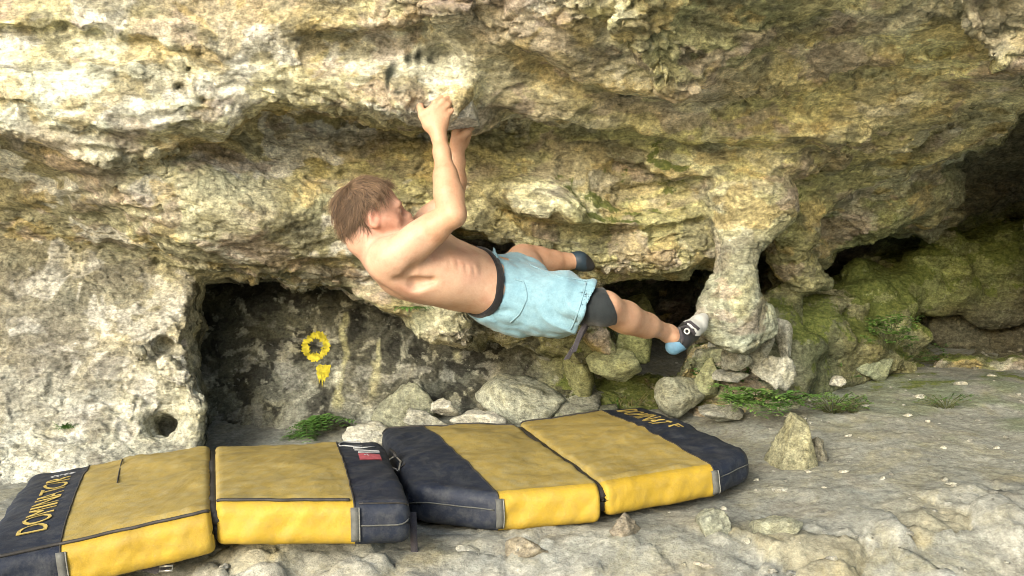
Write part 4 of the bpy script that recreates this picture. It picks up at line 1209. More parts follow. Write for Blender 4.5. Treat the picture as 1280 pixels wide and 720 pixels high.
# two loose straps under it
M['strap'] = cloth_mat('dark_webbing', (.030, .028, .034), (.055, .05, .055))
def ribbon(pts, w, d, th=0.002):
    """flat strap along points; d = width direction"""
    V_, F_ = [], []; d = A(d, ) / np.linalg.norm(d)
    for i, p in enumerate(pts):
        p = A(p, ); t = A(pts[min(i + 1, len(pts) - 1)]) - A(pts[max(i - 1, 0)]); n = np.cross(t, d); n = n / max(np.linalg.norm(n), 1e-9)
        V_ += [p - d * w + n * th, p + d * w + n * th, p + d * w - n * th, p - d * w - n * th]
    for i in range(len(pts) - 1):
        for k in range(4): F_.append((i * 4 + k, i * 4 + (k + 1) % 4, i * 4 + 4 + (k + 1) % 4, i * 4 + 4 + k))
    F_ += [(3, 2, 1, 0), tuple(range(len(pts) * 4 - 4, len(pts) * 4))]
    return V_, F_
for pts in ([(735, 404, 2.83), (729, 415, 2.835), (720, 430, 2.84), (708, 449, 2.85)], [(733, 402, 2.81), (726, 415, 2.815), (721, 428, 2.82), (717, 440, 2.82)]):
    MB().add(ribbon([P(*p) for p in pts], .0085, (1, .2, .15))).build('knee_strap', M['strap'], knee, smooth=False)
# ---- shoes
M['shoe_black'] = plain('shoe_black', (.018, .018, .02), 0.5, 0.4, 30, 0.3)
M['shoe_grey'] = plain('shoe_grey', (.42, .43, .41), 0.6, 0.3, 25, 0.2)
M['shoe_blue'] = plain('shoe_blue', (.10, .21, .31), 0.6, 0.3, 30, 0.25)
M['sole'] = plain('sole_rubber', (.14, .15, .135), 0.7, 0.3, 25, 0.2)
M['shoe_navy'] = plain('shoe_navy', (.02, .035, .05), 0.5, 0.4, 30, 0.3)
def shoe(spec, k, split, parent_label):
    Fd = Field(P(*spec[1][:3]) - .15, P(*spec[1][:3]) + .15, 0.0038)
    Fd.chain([P(*s[:3]) for s in spec], [s[3] for s in spec], k)
    v, f = Fd.mesh(); v = relax(v, f, 2)
    c = v[f].mean(1)
    ids = split(c)
    names = (('shoe', 'shoe_black'), ('toe_cap', 'shoe_grey'), ('heel_cup', 'shoe_blue'), ('sole', 'sole')) if parent_label else (('shoe', 'shoe_navy'), ('toe_cap', 'shoe_black'), ('heel_cup', 'shoe_blue'), ('sole', 'sole'))
    main = None
    for i, (nm, mt) in enumerate(names):
        s = ids == i
        if not s.any(): continue
        u, inv = np.unique(f[s], return_inverse=True)
        o = link(nm, mesh_np(nm, v[u], inv.reshape(-1, 4).astype(np.int32)), M[mt], PERSON if main is None else main)
        main = main or o
    return main, v, f
sp = [(842, 433, 3.085, .030), (850, 424, 3.10, .037), (862, 414, 3.14, .036), (873, 405, 3.18, .030), (879, 398, 3.20, .020)]
def spl(c):
    px = 640 + c[:, 0] / c[:, 1] * FPX; py = 360 - (c[:, 2] - CZ) / c[:, 1] * FPX
    s = (px - 842) * .70 - (py - 433) * .71          # heel to toe
    w = (px - 842) * .71 + (py - 433) * .70          # top to sole
    return np.where((w > 15.5 + 0 * s) & (s > 16), 3, np.where((s > 31 + 2.5 * np.sin(w * .5)), 1, np.where((s < 9) & (py > 427), 2, 0)))
# open the ankle: the foot comes out of the shoe's collar
shR, shv, shf = shoe(sp, 0.02, spl, True); shR['label'] = 'black and grey climbing shoe with blue heel'
HBV = BVHTree.FromPolygons(shv.tolist(), shf.tolist())
c0 = cam_hit(HBV, 858, 415, .004)
if c0 is not None:
    ring = [c0 + A((math.cos(t), 0.25 * math.sin(t), math.sin(t))) * .0085 for t in np.linspace(0, 2 * math.pi, 20, endpoint=False)]
    MB().add(tube(ring, .0032, 6, closed=True)).build('emblem', M['shoe_grey'], shR)
for a0, b0, c_ in ((( 851, 404), (862, 403), (873, 412)), ((849, 411), (853, 421), (853, 428)), ((846, 412), (858, 408), (868, 418))):
    ps = [cam_hit(HBV, *p_, .002) for p_ in (a0, ((a0[0] + b0[0]) / 2, (a0[1] + b0[1]) / 2), b0, ((c_[0] + b0[0]) / 2, (c_[1] + b0[1]) / 2), c_)]
    ps = [p_ for p_ in ps if p_ is not None]
    if len(ps) > 2: MB().add(ribbon(ps, .006, (.6, .1, .7), .002)).build('strap', M['strap'], shR)
sp2 = [(716, 325, 3.315, .028), (724, 326, 3.32, .032), (732, 330, 3.33, .025), (738, 333, 3.33, .016)]
def spl2(c):
    px = 640 + c[:, 0] / c[:, 1] * FPX
    return np.where(px > 733, 1, 0)
shL, _, _ = shoe(sp2, 0.02, spl2, False); shL['label'] = 'dark blue climbing shoe hooked in the slot'
# ---- hair: a cap under many combed locks
M['hair'] = None
def hair_mat():
    m, nt, b = new_mat('brown_hair')
    tc = N(nt, 'TexCoord').outputs['Object']
    at = N(nt, 'Attribute', attribute_name='Col').outputs['Color']
    c = mix(nt, 0.6, at, ramp(nt, noise(nt, tc, 40, 4, 0.6), [(0.3, 0.6), (0.7, 1.4)]), 'MULTIPLY')
    nt.links.new(c, b.inputs['Base Color']); b.inputs['Roughness'].default_value = 0.5; b.inputs['Specular IOR Level'].default_value = 0.4
    return m
M['hair'] = hair_mat()
Hf = Field(HC - .17, HC + .17, 0.005)
Hf.ell(hp(-.013, 0, .033), (.0995, .0795, .0865), HR, k=0.02); Hf.ell(hp(-.048, 0, -.015), (.056, .062, .062), HR, k=0.03)
sl, g_ = Hf.block(Hf.lo, Hf.lo + (Hf.n - 1) * Hf.h); g_ = g_.reshape(-1, 3) - HC
gf, gl, gu = g_ @ hf, g_ @ hl, g_ @ hu
line = np.maximum(gf - .058 - .25 * np.clip(gu - .06, -.1, .05), np.where(gf > -.03, (.012 - gu) + 1.1 * np.clip(gf + .01, 0, .1), -1))   # hairline: forehead and temples
earh = .034 - np.sqrt((gf + .010) ** 2 + (gu + .016) ** 2 + (np.abs(gl) - .08) ** 2 * .5)
hfld = np.maximum(np.maximum(Hf.f.ravel(), line.astype(np.float32)), np.maximum(earh, -.070 - gu + .012 * np.sin(gl * 130) - .006 * np.sin(gl * 310 + gf * 200)).astype(np.float32))
Hf.f = hfld.reshape(Hf.f.shape)
hv, hfc = Hf.mesh(); hv = relax(hv, hfc, 1)
hrng = np.random.default_rng(11)
LV = [hv]; LF = [hfc]; LC = [np.tile(A((.085, .055, .032)), (len(hv), 1))]
roots = hv[hrng.choice(len(hv), 2600, p=None)]
hn_ = vert_normals(hv, hfc)
crown = hp(-.055, -.015, .10)
off = len(hv); sv_, sf_, scol = [], [], []
idx_r = hrng.choice(len(hv), 5200)
for i in idx_r:
    p = hv[i].astype(float); n = hn_[i].astype(float)
    if n @ (p - hp(-.01, 0, .0)) < 0: continue
    fl = p - crown; fl -= n * (fl @ n); fl /= max(np.linalg.norm(fl), 1e-6)           # away from the crown
    down = -A((0, 0, 1.0)) - n * (-n[2])
    swirl = np.cross(n, fl)
    cl = perlin((p[None] - HC) * 28, 77)[0] * 2.2
    d = fl * .75 + down * .3 + swirl * (cl + hrng.normal(0.1, .22)) + hrng.normal(0, .12, 3)
    d -= n * (d @ n) * .8; d /= np.linalg.norm(d)
    L = hrng.uniform(.022, .066); lift = hrng.uniform(.05, .55) + .35 * (hrng.random() < .15); w = hrng.uniform(.0006, .0013)
    side = np.cross(d, n); side /= max(np.linalg.norm(side), 1e-6)
    if hu @ (p - HC) < -.03: L *= .45; lift = .04
    cc_ = A((.15, .098, .06)) * hrng.uniform(.45, 1.6) + A((.05, .03, .01)) * (hrng.random() < .25)
    curl = hrng.normal(0, .02)
    for j in range(5):
        t = j / 4
        c = p + d * L * t + n * (lift * L * t * (1.15 - t)) + n * .001 + side * curl * t * t - A((0, 0, 1)) * .010 * t * t
        ww = w * (1 - .85 * t)
        sv_ += [c + side * ww, c - side * ww * .5 + n * ww, c - side * ww * .5 - n * ww]; scol += [cc_] * 3
    b0 = off + len(sv_) - 15
    for j in range(4):
        for k in range(3): sf_.append((b0 + j * 3 + k, b0 + j * 3 + (k + 1) % 3, b0 + j * 3 + 3 + (k + 1) % 3, b0 + j * 3 + 3 + k))
hv_all = np.concatenate([hv, A(sv_)]); hf_all = np.concatenate([hfc, A(sf_, dtype=np.int32)]).astype(np.int32)
hair = link('hair', mesh_np('hair', hv_all, hf_all, True, np.concatenate([LC[0], A(scol)])), M['hair'], PERSON); hair['label'] = 'short tousled light brown hair'
T('person')
# ------------------------------------------------------------------ the two folding crash pads
def fabric_mat(name, c1, c2, fade):
    m, nt, b = new_mat(name)
    tc = N(nt, 'TexCoord').outputs['Object']
    n1 = noise(nt, tc, 4, 7, 0.7, 0.5); n2 = noise(nt, tc, 30, 6, 0.72); n3 = noise(nt, tc, 500, 2, 0.6)
    c = mix(nt, ramp(nt, n1, [(0.33, 0.0), (0.64, 1.0)]), c1, c2)
    c = mix(nt, ramp(nt, n2, [(0.44, 0.0), (0.66, 0.7)]), c, fade)             # ground-in dust
    c = mix(nt, 0.5, c, ramp(nt, n3, [(0.3, 0.75), (0.7, 1.2)]), 'MULTIPLY')
    dp = ramp(nt, noise(nt, mapped(nt, tc, (1, 1, 1), (0, 0, 0), (3, 8, 2)), 7, 8, 0.75, .4), [(0.5, 0.0), (0.68, 0.45)])
    c = mix(nt, dp, c, mix(nt, 1.0, c, (.55, .52, .5), 'MULTIPLY'))
    sp = ramp(nt, noise(nt, tc, 75, 3, 0.8), [(0.70, 0.0), (0.76, 0.6)])
    c = mix(nt, sp, c, (0.42, 0.41, 0.34))
    nt.links.new(c, b.inputs['Base Color'])
    b.inputs['Roughness'].default_value = 0.62; b.inputs['Specular IOR Level'].default_value = 0.3
    nw = noise(nt, mapped(nt, tc, (7, 2.6, 5), (0, 0, .6)), 1.0, 3, 0.5, 0.5)
    p = bump(nt, b, nw, 0.35, 0.03); p = bump(nt, b, n2, 0.3, 0.008, p); bump(nt, b, n3, 0.25, 0.0012, p)
    return m


M['pad_yellow'] = fabric_mat('yellow_pad_cloth', (.25, .185, .045), (.31, .235, .065), (.29, .25, .125))
M['pad_side'] = fabric_mat('yellow_pad_side', (.33, .222, .020), (.385, .262, .028), (.31, .222, .045))
M['pad_black'] = fabric_mat('navy_black_pad_cloth', (.007, .011, .022), (.013, .019, .034), (.05, .054, .058))
M['piping'] = plain('dark_piping', (.03, .028, .025), 0.6, 0.3, 60, 0.3)
M['binding'] = plain('grey_binding', (.085, .088, .08), 0.7, 0.3, 60, 0.3)
M['print_yellow'] = plain('printed_yellow', (.44, .34, .10), 0.6, 0.3, 90, 0.25)
M['pipe_grey'] = plain('pale_piping', (.17, .17, .15), 0.7, 0.3, 60, 0.3)
M['print_grey'] = plain('printed_grey', (.24, .25, .25), 0.6, 0.3, 90, 0.25)
M['tag_red'] = plain('faded_red_tag', (.34, .075, .09), 0.7, 0.3, 60, 0.3)
M['metal'] = plain('worn_metal', (.42, .41, .37), 0.4, 0.5, 60, 0.2, metal=0.7)


class Panel:
    """one half of a pad: stations (back, front) along its length at the top face, rounded section below"""
    def __init__(self, stations, th, seed, r0=0.05, r1=0.02, sag=0.0):
        self.s = [(A(b, float), A(f, float)) for b, f in stations]; self.th = th; self.seed = seed; self.r0, self.r1 = r0, r1; self.sag = sag
        b0, f0 = self.s[0]; b1, f1 = self.s[-1]
        n = np.cross(b1 - b0, f0 - b0); self.n = n / np.linalg.norm(n)
        if self.n[2] < 0: self.n = -self.n
        L = [0.0]
        for i in range(len(self.s) - 1): L.append(L[-1] + np.linalg.norm((self.s[i + 1][0] + self.s[i + 1][1] - self.s[i][0] - self.s[i][1]) / 2))
        self.L = L

    def build(self, mats, parent, sides=None):
        TOT = self.L[-1]
        us = []
        for i in range(len(self.s) - 1):
            k = max(int((self.L[i + 1] - self.L[i]) / 0.012), 6)
            us += [self.L[i] + (self.L[i + 1] - self.L[i]) * j / k for j in range(k)]
        us.append(TOT); us = sorted(set(us + [0.004, 0.01, 0.02, 0.032, TOT - 0.004, TOT - 0.01, TOT - 0.018]))
        rows = []; th = self.th
        R = 0.032
        prof = []                                             # (v, w): v along back->front in metres from an edge, w depth below top
        nv = 60
        for j in range(8): prof.append(('b', j / 8))
        rowpts = []
        for u in us:
            i = min(max(np.searchsorted(self.L, u, side='right') - 1, 0), len(self.s) - 2)
            f = (u - self.L[i]) / (self.L[i + 1] - self.L[i])
            b = self.s[i][0] * (1 - f) + self.s[i + 1][0] * f; fr = self.s[i][1] * (1 - f) + self.s[i + 1][1] * f
            W = np.linalg.norm(fr - b); d = (fr - b) / W
            ins = 0.0
            for e, r in ((u, self.r0), (TOT - u, self.r1)):
                if e < r: ins = max(ins, r - math.sqrt(max(r * r - (r - e) ** 2, 0)))
            ie = min(ins, .06)
            # closed section, clockwise from back bottom
            sec = []
            for t in np.linspace(0, 1, 7)[:-1]: sec.append((0, -th + R + (th - 2 * R) * t, 0))
            for t in np.linspace(0, math.pi / 2, 6)[:-1]: sec.append((R - R * math.cos(t), -R + R * math.sin(t), 1))
            for t in np.linspace(0, 1, nv)[:-1]: sec.append((R + (W - 2 * R) * t, 0, 1))
            for t in np.linspace(0, math.pi / 2, 6)[:-1]: sec.append((W - R + R * math.sin(t), -R + R * math.cos(t), 2))
            for t in np.linspace(0, 1, 12)[:-1]: sec.append((W, -R - (th - 2 * R) * t, 2))
            for t in np.linspace(0, math.pi / 2, 6)[:-1]: sec.append((W - R + R * math.cos(t), -th + R - R * math.sin(t), 2))
            for t in np.linspace(0, 1, 10)[:-1]: sec.append((W - R - (W - 2 * R) * t, -th, 3))
            for t in np.linspace(0, math.pi / 2, 6)[:-1]: sec.append((R - R * math.sin(t), -th + R - R * math.cos(t), 3))
            row = []
            for v, w, k in sec:
                vv = v / W
                v2 = ie * (1 - 2 * vv) * 0.9 + v; w2 = w + (-ie * 0.45 if w > -th / 2 else ie * 0.45)
                puff = math.sin(math.pi * min(max(vv, 0), 1)) * math.sin(math.pi * min(max(u / TOT, 0), 1)) ** .6
                w2 += (0.014 if k == 1 else 0) * puff - (self.sag * puff if k in (1, 3) else 0)
                p = b + d * v2 + self.n * w2
                row.append(p)
            rowpts.append(row)
        Pn = np.array(rowpts); nr, nc, _ = Pn.shape
        flat = Pn.reshape(-1, 3)
        ax = (self.s[-1][0] - self.s[0][0]); ax = ax / np.linalg.norm(ax)
        kinds = np.array([k for _, _, k in sec])
        # wrinkles: long soft pulls on top, short gathers on the front
        dv = (self.s[0][1] - self.s[0][0]); dv = dv / np.linalg.norm(dv)
        lc = np.stack([flat @ ax, flat @ dv, flat @ self.n], 1)
        diag = lc @ np.array([[.8, .6, 0], [-.6, .8, 0], [0, 0, 1]]).T
        wr_top = 0.010 * fbm(lc * 4, self.seed, 2) + 0.0085 * (1 - 2 * np.abs(perlin(diag * A((13, 3.5, 5)), self.seed + 2))) * sstep(-.1, .3, fbm(lc * 3, self.seed + 3, 2)) + 0.0032 * perlin(lc * 26, self.seed + 4)
        slant = lc[:, 0] + lc[:, 2] * -0.8
        wr_fr = 0.0075 * perlin(np.stack([slant * 15, lc[:, 1] * 0 + 3, lc[:, 2] * 5], 1), self.seed + 5) + 0.004 * perlin(np.stack([slant * 34, lc[:, 1] * 0, lc[:, 2] * 9], 1), self.seed + 6)
        ktile = np.tile(kinds, nr)
        disp = np.where((ktile == 2)[:, None], (dv * 1.0)[None] * wr_fr[:, None], self.n[None] * wr_top[:, None])
        flat = flat + disp
        faces = []; fst = []; fk = []
        for i in range(nr - 1):
            um = (us[i] + us[i + 1]) / 2
            si = min(max(np.searchsorted(self.L, um, side='right') - 1, 0), len(self.s) - 2)
            for j in range(nc):
                faces.append((i * nc + j, i * nc + (j + 1) % nc, (i + 1) * nc + (j + 1) % nc, (i + 1) * nc + j)); fst.append(si); fk.append(kinds[j])
        faces = np.array(faces, np.int32)[:, ::-1]; fst = np.array(fst); fk = np.array(fk)
        c0 = flat[:nc].mean(0); c1 = flat[-nc:].mean(0)
        self.flat, self.nc, self.us = flat, nc, us
        self.bv = BVHTree.FromPolygons(flat.tolist(), faces.tolist())
        objs = []
        for si, mt in enumerate(mats):
            for side in ((0, 1) if mt == 'pad_yellow' else (0,)):
                sel = fst == si
                if mt == 'pad_yellow': sel &= ((fk == 2) if side else (fk != 2))
                ff = [tuple(x) for x in faces[sel]]
                vv = [tuple(x) for x in flat]
                if si == 0 and not side: ff.append(tuple(range(nc)))
                if si == len(mats) - 1 and not side: ff.append(tuple(range((nr - 1) * nc, nr * nc))[::-1])
                u = sorted({i for f in ff for i in f}); mp = {o: n for n, o in enumerate(u)}
                me = mesh_np('x', A([vv[i] for i in u]), [tuple(mp[i] for i in f) for f in ff])
                nm = ('side_panel' if side else 'top_panel') if mt == 'pad_yellow' else 'end_panel'
                me.name = nm
                objs.append(link(nm, me, M['pad_side' if side else mt], parent))
        return objs

    def ring_at(self, li):
        """closed outline of the section at station li"""
        i = int(np.argmin(np.abs(A(self.us) - self.L[li])))
        return self.flat[i * self.nc:(i + 1) * self.nc]

    def drop(self, p, off=0.002):
        h = self.bv.ray_cast(Vector([float(c) for c in (p + self.n * .2)]), Vector([float(-c) for c in self.n]))
        return A(h[0]) + self.n * off if h[0] is not None else p + self.n * off


def outline_part(name, ring, ks, r, mat, parent, off=None):
    pts = [ring[k] for k in ks]
    if off is not None: pts = [p + off for p in pts]
    return MB().add(tube(pts, r, 6)).build(name, mat, parent)


def text_mesh(txt, size=1.0):
    cu = bpy.data.curves.new('t', 'FONT'); cu.body = txt; cu.size = size; cu.resolution_u = 3
    o = bpy.data.objects.new('t', cu); col.objects.link(o)
    dg = bpy.context.evaluated_depsgraph_get(); dg.update()
    me = bpy.data.meshes.new_from_object(o.evaluated_get(dg))
    bpy.data.objects.remove(o); bpy.data.curves.remove(cu)
    import bmesh
    bm = bmesh.new(); bm.from_mesh(me)
    bmesh.ops.triangulate(bm, faces=bm.faces[:]); bm.to_mesh(me); bm.free()
    v = get_v(me); f = [tuple(p.vertices) for p in me.polygons]
    bpy.data.meshes.remove(me)
    return v, f


def lettering(panel, si, txt, u_base, u_top, v0, v1, name, mat, parent):
    """text laid on the band between stations si and si+1; x runs v0->v1, up runs u_base->u_top"""
    v, f = text_mesh(txt)
    x = (v[:, 0] - v[:, 0].min()) / np.ptp(v[:, 0]); y = (v[:, 1] - v[:, 1].min()) / np.ptp(v[:, 1])
    out = []
    (b0, f0), (b1, f1) = panel.s[si], panel.s[si + 1]
    for a, c in zip(x, y):
        u = u_base + (u_top - u_base) * c; w = v0 + (v1 - v0) * a
        p = (b0 * (1 - w) + f0 * w) * (1 - u) + (b1 * (1 - w) + f1 * w) * u
        out.append(panel.drop(p, 0.0030))
    # a mesh thick enough to be seen edge-on
    n = len(out); V_ = out + [p - panel.n * 0.0015 for p in out]
    F_ = list(f)
    me = mesh_np(name, A(V_), [tuple(t) for t in F_] + [tuple(i + n for i in t[::-1]) for t in F_], smooth=False)
    return link(name, me, mat, parent)


# ---- left pad
PADL = tag(empty('crash_pad', P(270, 640, 2.6) - A((0, 0, .05)), 'yellow and navy folding crash pad lying flat on the left, sun-flecked', 'crash pad', 'crash pads spread under the climber'))
hB, hF = P(265, 556, 3.06), P(266, 640, 2.13)
L1 = Panel([(P(36, 594, 2.92), P(-46, 708, 1.98)), (P(112, 579, 2.98), P(74, 684, 2.06)), (P(262, 557, 3.05), P(263, 641, 2.12))], .105, 400, r0=.045, r1=.02)
L1.build(['pad_black', 'pad_yellow'], PADL)
L2 = Panel([(P(269, 556, 3.06), P(270, 628, 2.15)), (P(420, 554, 3.06), P(443, 628, 2.17)), (P(478, 551, 3.06), P(514, 627, 2.19))], .108, 430, r0=.02, r1=.04)
L2.build(['pad_yellow', 'pad_black'], PADL)
# ---- right pad
PADR = tag(empty('crash_pad', P(700, 610, 2.9) - A((0, 0, .05)), 'yellow and navy folding crash pad lying flat right of the climber\'s hips', 'crash pad', 'crash pads spread under the climber'))
R1 = Panel([(P(476, 535, 3.42), P(510, 606, 2.50)), (P(527, 532, 3.44), P(624, 618, 2.42)), (P(642, 529, 3.48), P(752, 607, 2.46))], .108, 460, r0=.055, r1=.02)
R1.build(['pad_black', 'pad_yellow'], PADR)
R2 = Panel([(P(648, 528, 3.49), P(756, 605, 2.475)), (P(750, 513, 3.56), P(893, 583, 2.63)), (P(812, 508, 3.58), P(941, 562, 2.80))], .098, 490, r0=.02, r1=.06)
R2.build(['pad_yellow', 'pad_black'], PADR)
PADL['label'] = 'left crash pad, yellow and navy, in front of the grey buttress'
PADR['label'] = 'right crash pad, yellow and navy, in front of the pale boulders'
nc = L1.nc
top_k = list(range(6, 6 + 5 + 59 + 5)); front_k = list(range(6 + 5 + 59, 6 + 5 + 59 + 5 + 11 + 5))
for pan, par, s_in in ((L1, PADL, 1), (L2, PADL, 1), (R1, PADR, 1), (R2, PADR, 1)):
    rg = pan.ring_at(s_in)
    outline_part('seam', rg, top_k, .0022, M['piping'], par, pan.n * .0012)
    # binding strip down the front at the seam
    ax_ = pan.s[2][0] - pan.s[0][0]; ax_ = ax_ / np.linalg.norm(ax_); dv_ = pan.s[1][1] - pan.s[1][0]; dv_ = dv_ / np.linalg.norm(dv_)
    fr_ = [rg[k] + dv_ * .004 for k in front_k[3:-2]]
    MB().add(ribbon(fr_, .010, ax_, .0018)).build('binding', M['binding'], par)
    MB().add(tube([p + ax_ * .011 + dv_ * .0015 for p in fr_], .0018, 6)).build('piping', M['pipe_grey'], par)
def front_line(pan, i0, i1, kk, r, name, mat, par, off):
    ids = [i for i, u in enumerate(pan.us) if pan.L[i0] + .004 <= u <= pan.L[i1] - .004]
    MB().add(tube([pan.flat[i * pan.nc + kk] + off for i in ids], r, 6)).build(name, mat, par)
for pan, par, rng_ in ((L1, PADL, (0, 2)), (L2, PADL, (0, 1))):
    front_line(pan, *rng_, front_k[1], .0042, 'zip', M['piping'], par, pan.n * .003)
front_line(L2, 1, 2, front_k[2], .002, 'zip', M['piping'], PADL, A((0, -.002, .001)))
front_line(L2, 1, 2, front_k[11], .002, 'piping', M['binding'], PADL, A((0, -.003, 0)))
front_line(R1, 0, 1, front_k[8], .002, 'piping', M['binding'], PADR, A((0, -.003, 0)))
front_line(R2, 1, 2, front_k[7], .002, 'piping', M['binding'], PADR, A((0, -.003, 0)))
front_line(R1, 0, 2, 10, .004, 'piping', M['piping'], PADR, R1.n * .002)
front_line(R2, 0, 1, 10, .004, 'piping', M['piping'], PADR, R2.n * .002)
# hinge cloth between the halves
for pa, pb, par in ((L1, L2, PADL), (R1, R2, PADR)):
    ra = pa.ring_at(2); rb = pb.ring_at(0)
    ids = top_k[::2]
    c_ = [(ra[k] + rb[k]) / 2 - pa.n * .006 for k in ids] + [(ra[k] + rb[k]) / 2 + A((0, .012, 0)) for k in front_k[6:-2:3]]
    ax_ = pb.s[1][0] - pb.s[0][0]; ax_ = ax_ / np.linalg.norm(ax_)
    MB().add(ribbon(c_, .012, ax_, .004)).build('hinge', M['piping'], par)
lettering(L1, 0, 'DOMINATOR', .80, .44, .86, .21, 'lettering', M['print_yellow'], PADL)
lettering(R2, 1, 'DOMINAT', .22, .62, .06, .46, 'lettering', M['print_yellow'], PADR)
lettering(R2, 1, 'F', .42, .64, .50, .555, 'lettering', M['print_yellow'], PADR)
# small sunburst emblem beside the lettering
mb = MB()
(b0, f0), (b1, f1) = L1.s[0], L1.s[1]
def on_band(pan, si, u, w):
    (b0, f0), (b1, f1) = pan.s[si], pan.s[si + 1]
    return pan.drop((b0 * (1 - w) + f0 * w) * (1 - u) + (b1 * (1 - w) + f1 * w) * u, .0025)
ec = on_band(L1, 0, .62, .11); ex = on_band(L1, 0, .82, .11) - ec; ey = on_band(L1, 0, .62, .145) - ec
for k in range(10):
    an = k * math.pi / 5
    for r0, r1 in ((.25, .55), (.68, 1.0)):
        mb.add(tube([ec + (ex * math.cos(an) + ey * math.sin(an)) * r0, ec + (ex * math.cos(an) + ey * math.sin(an)) * r1], .0022, 5))
mb.build('emblem', M['print_grey'], PADL)
# long crease / slit on the left half, faded marks and a red tag on the right half of the left pad
(b0, f0), (b1, f1) = L1.s[1], L1.s[2]
MB().add(tube([L1.drop((b0 * (1 - w) + f0 * w) * (1 - u) + (b1 * (1 - w) + f1 * w) * u, .001) for u, w in ((.28, .06), (.285, .2), (.29, .35), (.30, .48))], .0022, 5)).build('slit', M['piping'], PADL)
mb = MB()
q = [on_band(L2, 1, .30 + .26 * math.cos(t), .10 + .075 * math.sin(t)) for t in np.linspace(.5, 5.6, 18)]; mb.add(tube(q, .0026, 5))
q = [on_band(L2, 1, u, w) for u, w in ((.30, .20), (.75, .19), (.32, .25), (.80, .28), (.80, .31), (.36, .31))]; mb.add(tube(q, .0026, 5))
mb.build('printed_mark', M['print_grey'], PADL)
qa = [[on_band(L2, 1, u, w) + L2.n * .001 for w in (.36, .45)] for u in np.linspace(.34, .78, 6)]
V_ = [p for row in qa for p in row]; n = len(V_); V_ += [p - L2.n * .003 for p in V_]
MB().add((V_, [(i * 2, i * 2 + 1, i * 2 + 3, i * 2 + 2) for i in range(5)] + [(i * 2 + n, i * 2 + 2 + n, i * 2 + 3 + n, i * 2 + 1 + n) for i in range(5)])).build('red_tag', M['tag_red'], PADL, smooth=False)
q = [on_band(L2, 1, u, w) + L2.n * .002 for u, w in ((.46, .39), (.52, .38), (.56, .41), (.62, .39), (.68, .41))]
MB().add(tube(q, .0014, 5)).build('tag_stitching', M['print_grey'], PADL)
# triangular ring and webbing where the pads meet, buckle below the left half, hanging strap
q = [P(482, 577, 2.79), P(494, 570, 2.85), P(501, 577, 2.80), P(498, 588, 2.72), P(489, 584, 2.74)]
MB().add(tube(q, .0032, 7, closed=True)).build('strap_ring', M['metal'], PADL)
MB().add(ribbon([P(487, 561, 2.9), P(493, 566, 2.86), P(494, 571, 2.83)], .007, (.7, -.5, .2), .0015)).build('webbing', M['piping'], PADL)
MB().add(ribbon([P(499, 585, 2.74), P(507, 580, 2.77), P(512, 578, 2.80)], .006, (.6, .6, .2), .0015)).build('webbing', M['piping'], PADL)
MB().add(ribbon([P(516, 640, 2.33), P(517, 665, 2.31), P(518, 690, 2.30), P(519, 740, 2.28)], .009, (1, 0, 0), .0015)).build('strap', M['strap'], PADL)
MB().add(ribbon([P(178, 706, 2.16), P(196, 710, 2.155), P(214, 702, 2.16)], .014, (.1, .2, 1), .0015)).build('strap', M['strap'], PADL)
mb = MB(); cx = P(208, 709, 2.14)
q = [cx + A((dx, 0, dz)) for dx, dz in ((-.017, -.010), (-.014, .012), (.017, .014), (.014, -.008))]
mb.add(tube(q, .0034, 6, closed=True)); mb.add(tube([cx + A((-.016, 0, .002)), cx + A((.016, 0, .004))], .0028, 6))
mb.build('buckle', M['metal'], PADL)
T('pads')
# ------------------------------------------------------------------ loose stones
import bmesh
def ico(n):
    bm = bmesh.new(); bmesh.ops.create_icosphere(bm, subdivisions=n, radius=1.0)
    v = A([tuple(x.co) for x in bm.verts]); f = A([[x.index for x in p.verts] for p in bm.faces], dtype=np.int32); bm.free()
    return v, f
ICO = {n: ico(n) for n in (2, 3, 4, 5)}


def stone_mesh(r, seed, colr, moss=0.0, level=4, rot=None, chip=1.0, planes=None):
    """a broken block: cut by random planes, chipped, pitted"""
    g = np.random.default_rng(seed)
    v, f = ICO[level]
    nrm = g.normal(size=(11, 3)); off = g.uniform(.42, 1.0, 11)
    if planes is not None: nrm = A([q_[:3] for q_ in planes], float); off = A([q_[3] for q_ in planes], float)
    nrm /= np.linalg.norm(nrm, axis=1)[:, None]
    dn = v @ nrm.T
    rad = np.min(np.where(dn > .05, off[None] / np.maximum(dn, .05), 9), axis=1)
    rad = np.minimum(rad, 1.25 if planes is None else 1.9)
    p = v * rad[:, None] * A(r)
    if rot is not None:
        c, s = math.cos(rot), math.sin(rot); p = p @ A([[c, 0, -s], [0, 1, 0], [s, 0, c]]).T
    m = float(np.mean(r))
    h, e, cv = facets(p / m * 2.4 + seed, seed % 97, .8)
    h2, e2, cv2 = facets(p / m * 6 + seed, seed % 89, .8)
    p = p + v * (h * .07 + h2 * .028 + .04 * fbm(p / m * 3 + seed, 5, 3))[:, None] * m * chip
    c4 = np.zeros((len(p), 4)); c4[:, :3] = A(colr) * (1 + .25 * (cv - .5) + .15 * (cv2 - .5))[:, None]
    nz = v[:, 2]
    c4[:, 3] = np.clip(moss * (1 + .5 * nz) + .08 * fbm(p / m * 2, 9, 2), 0, .8)
    return p, f, c4


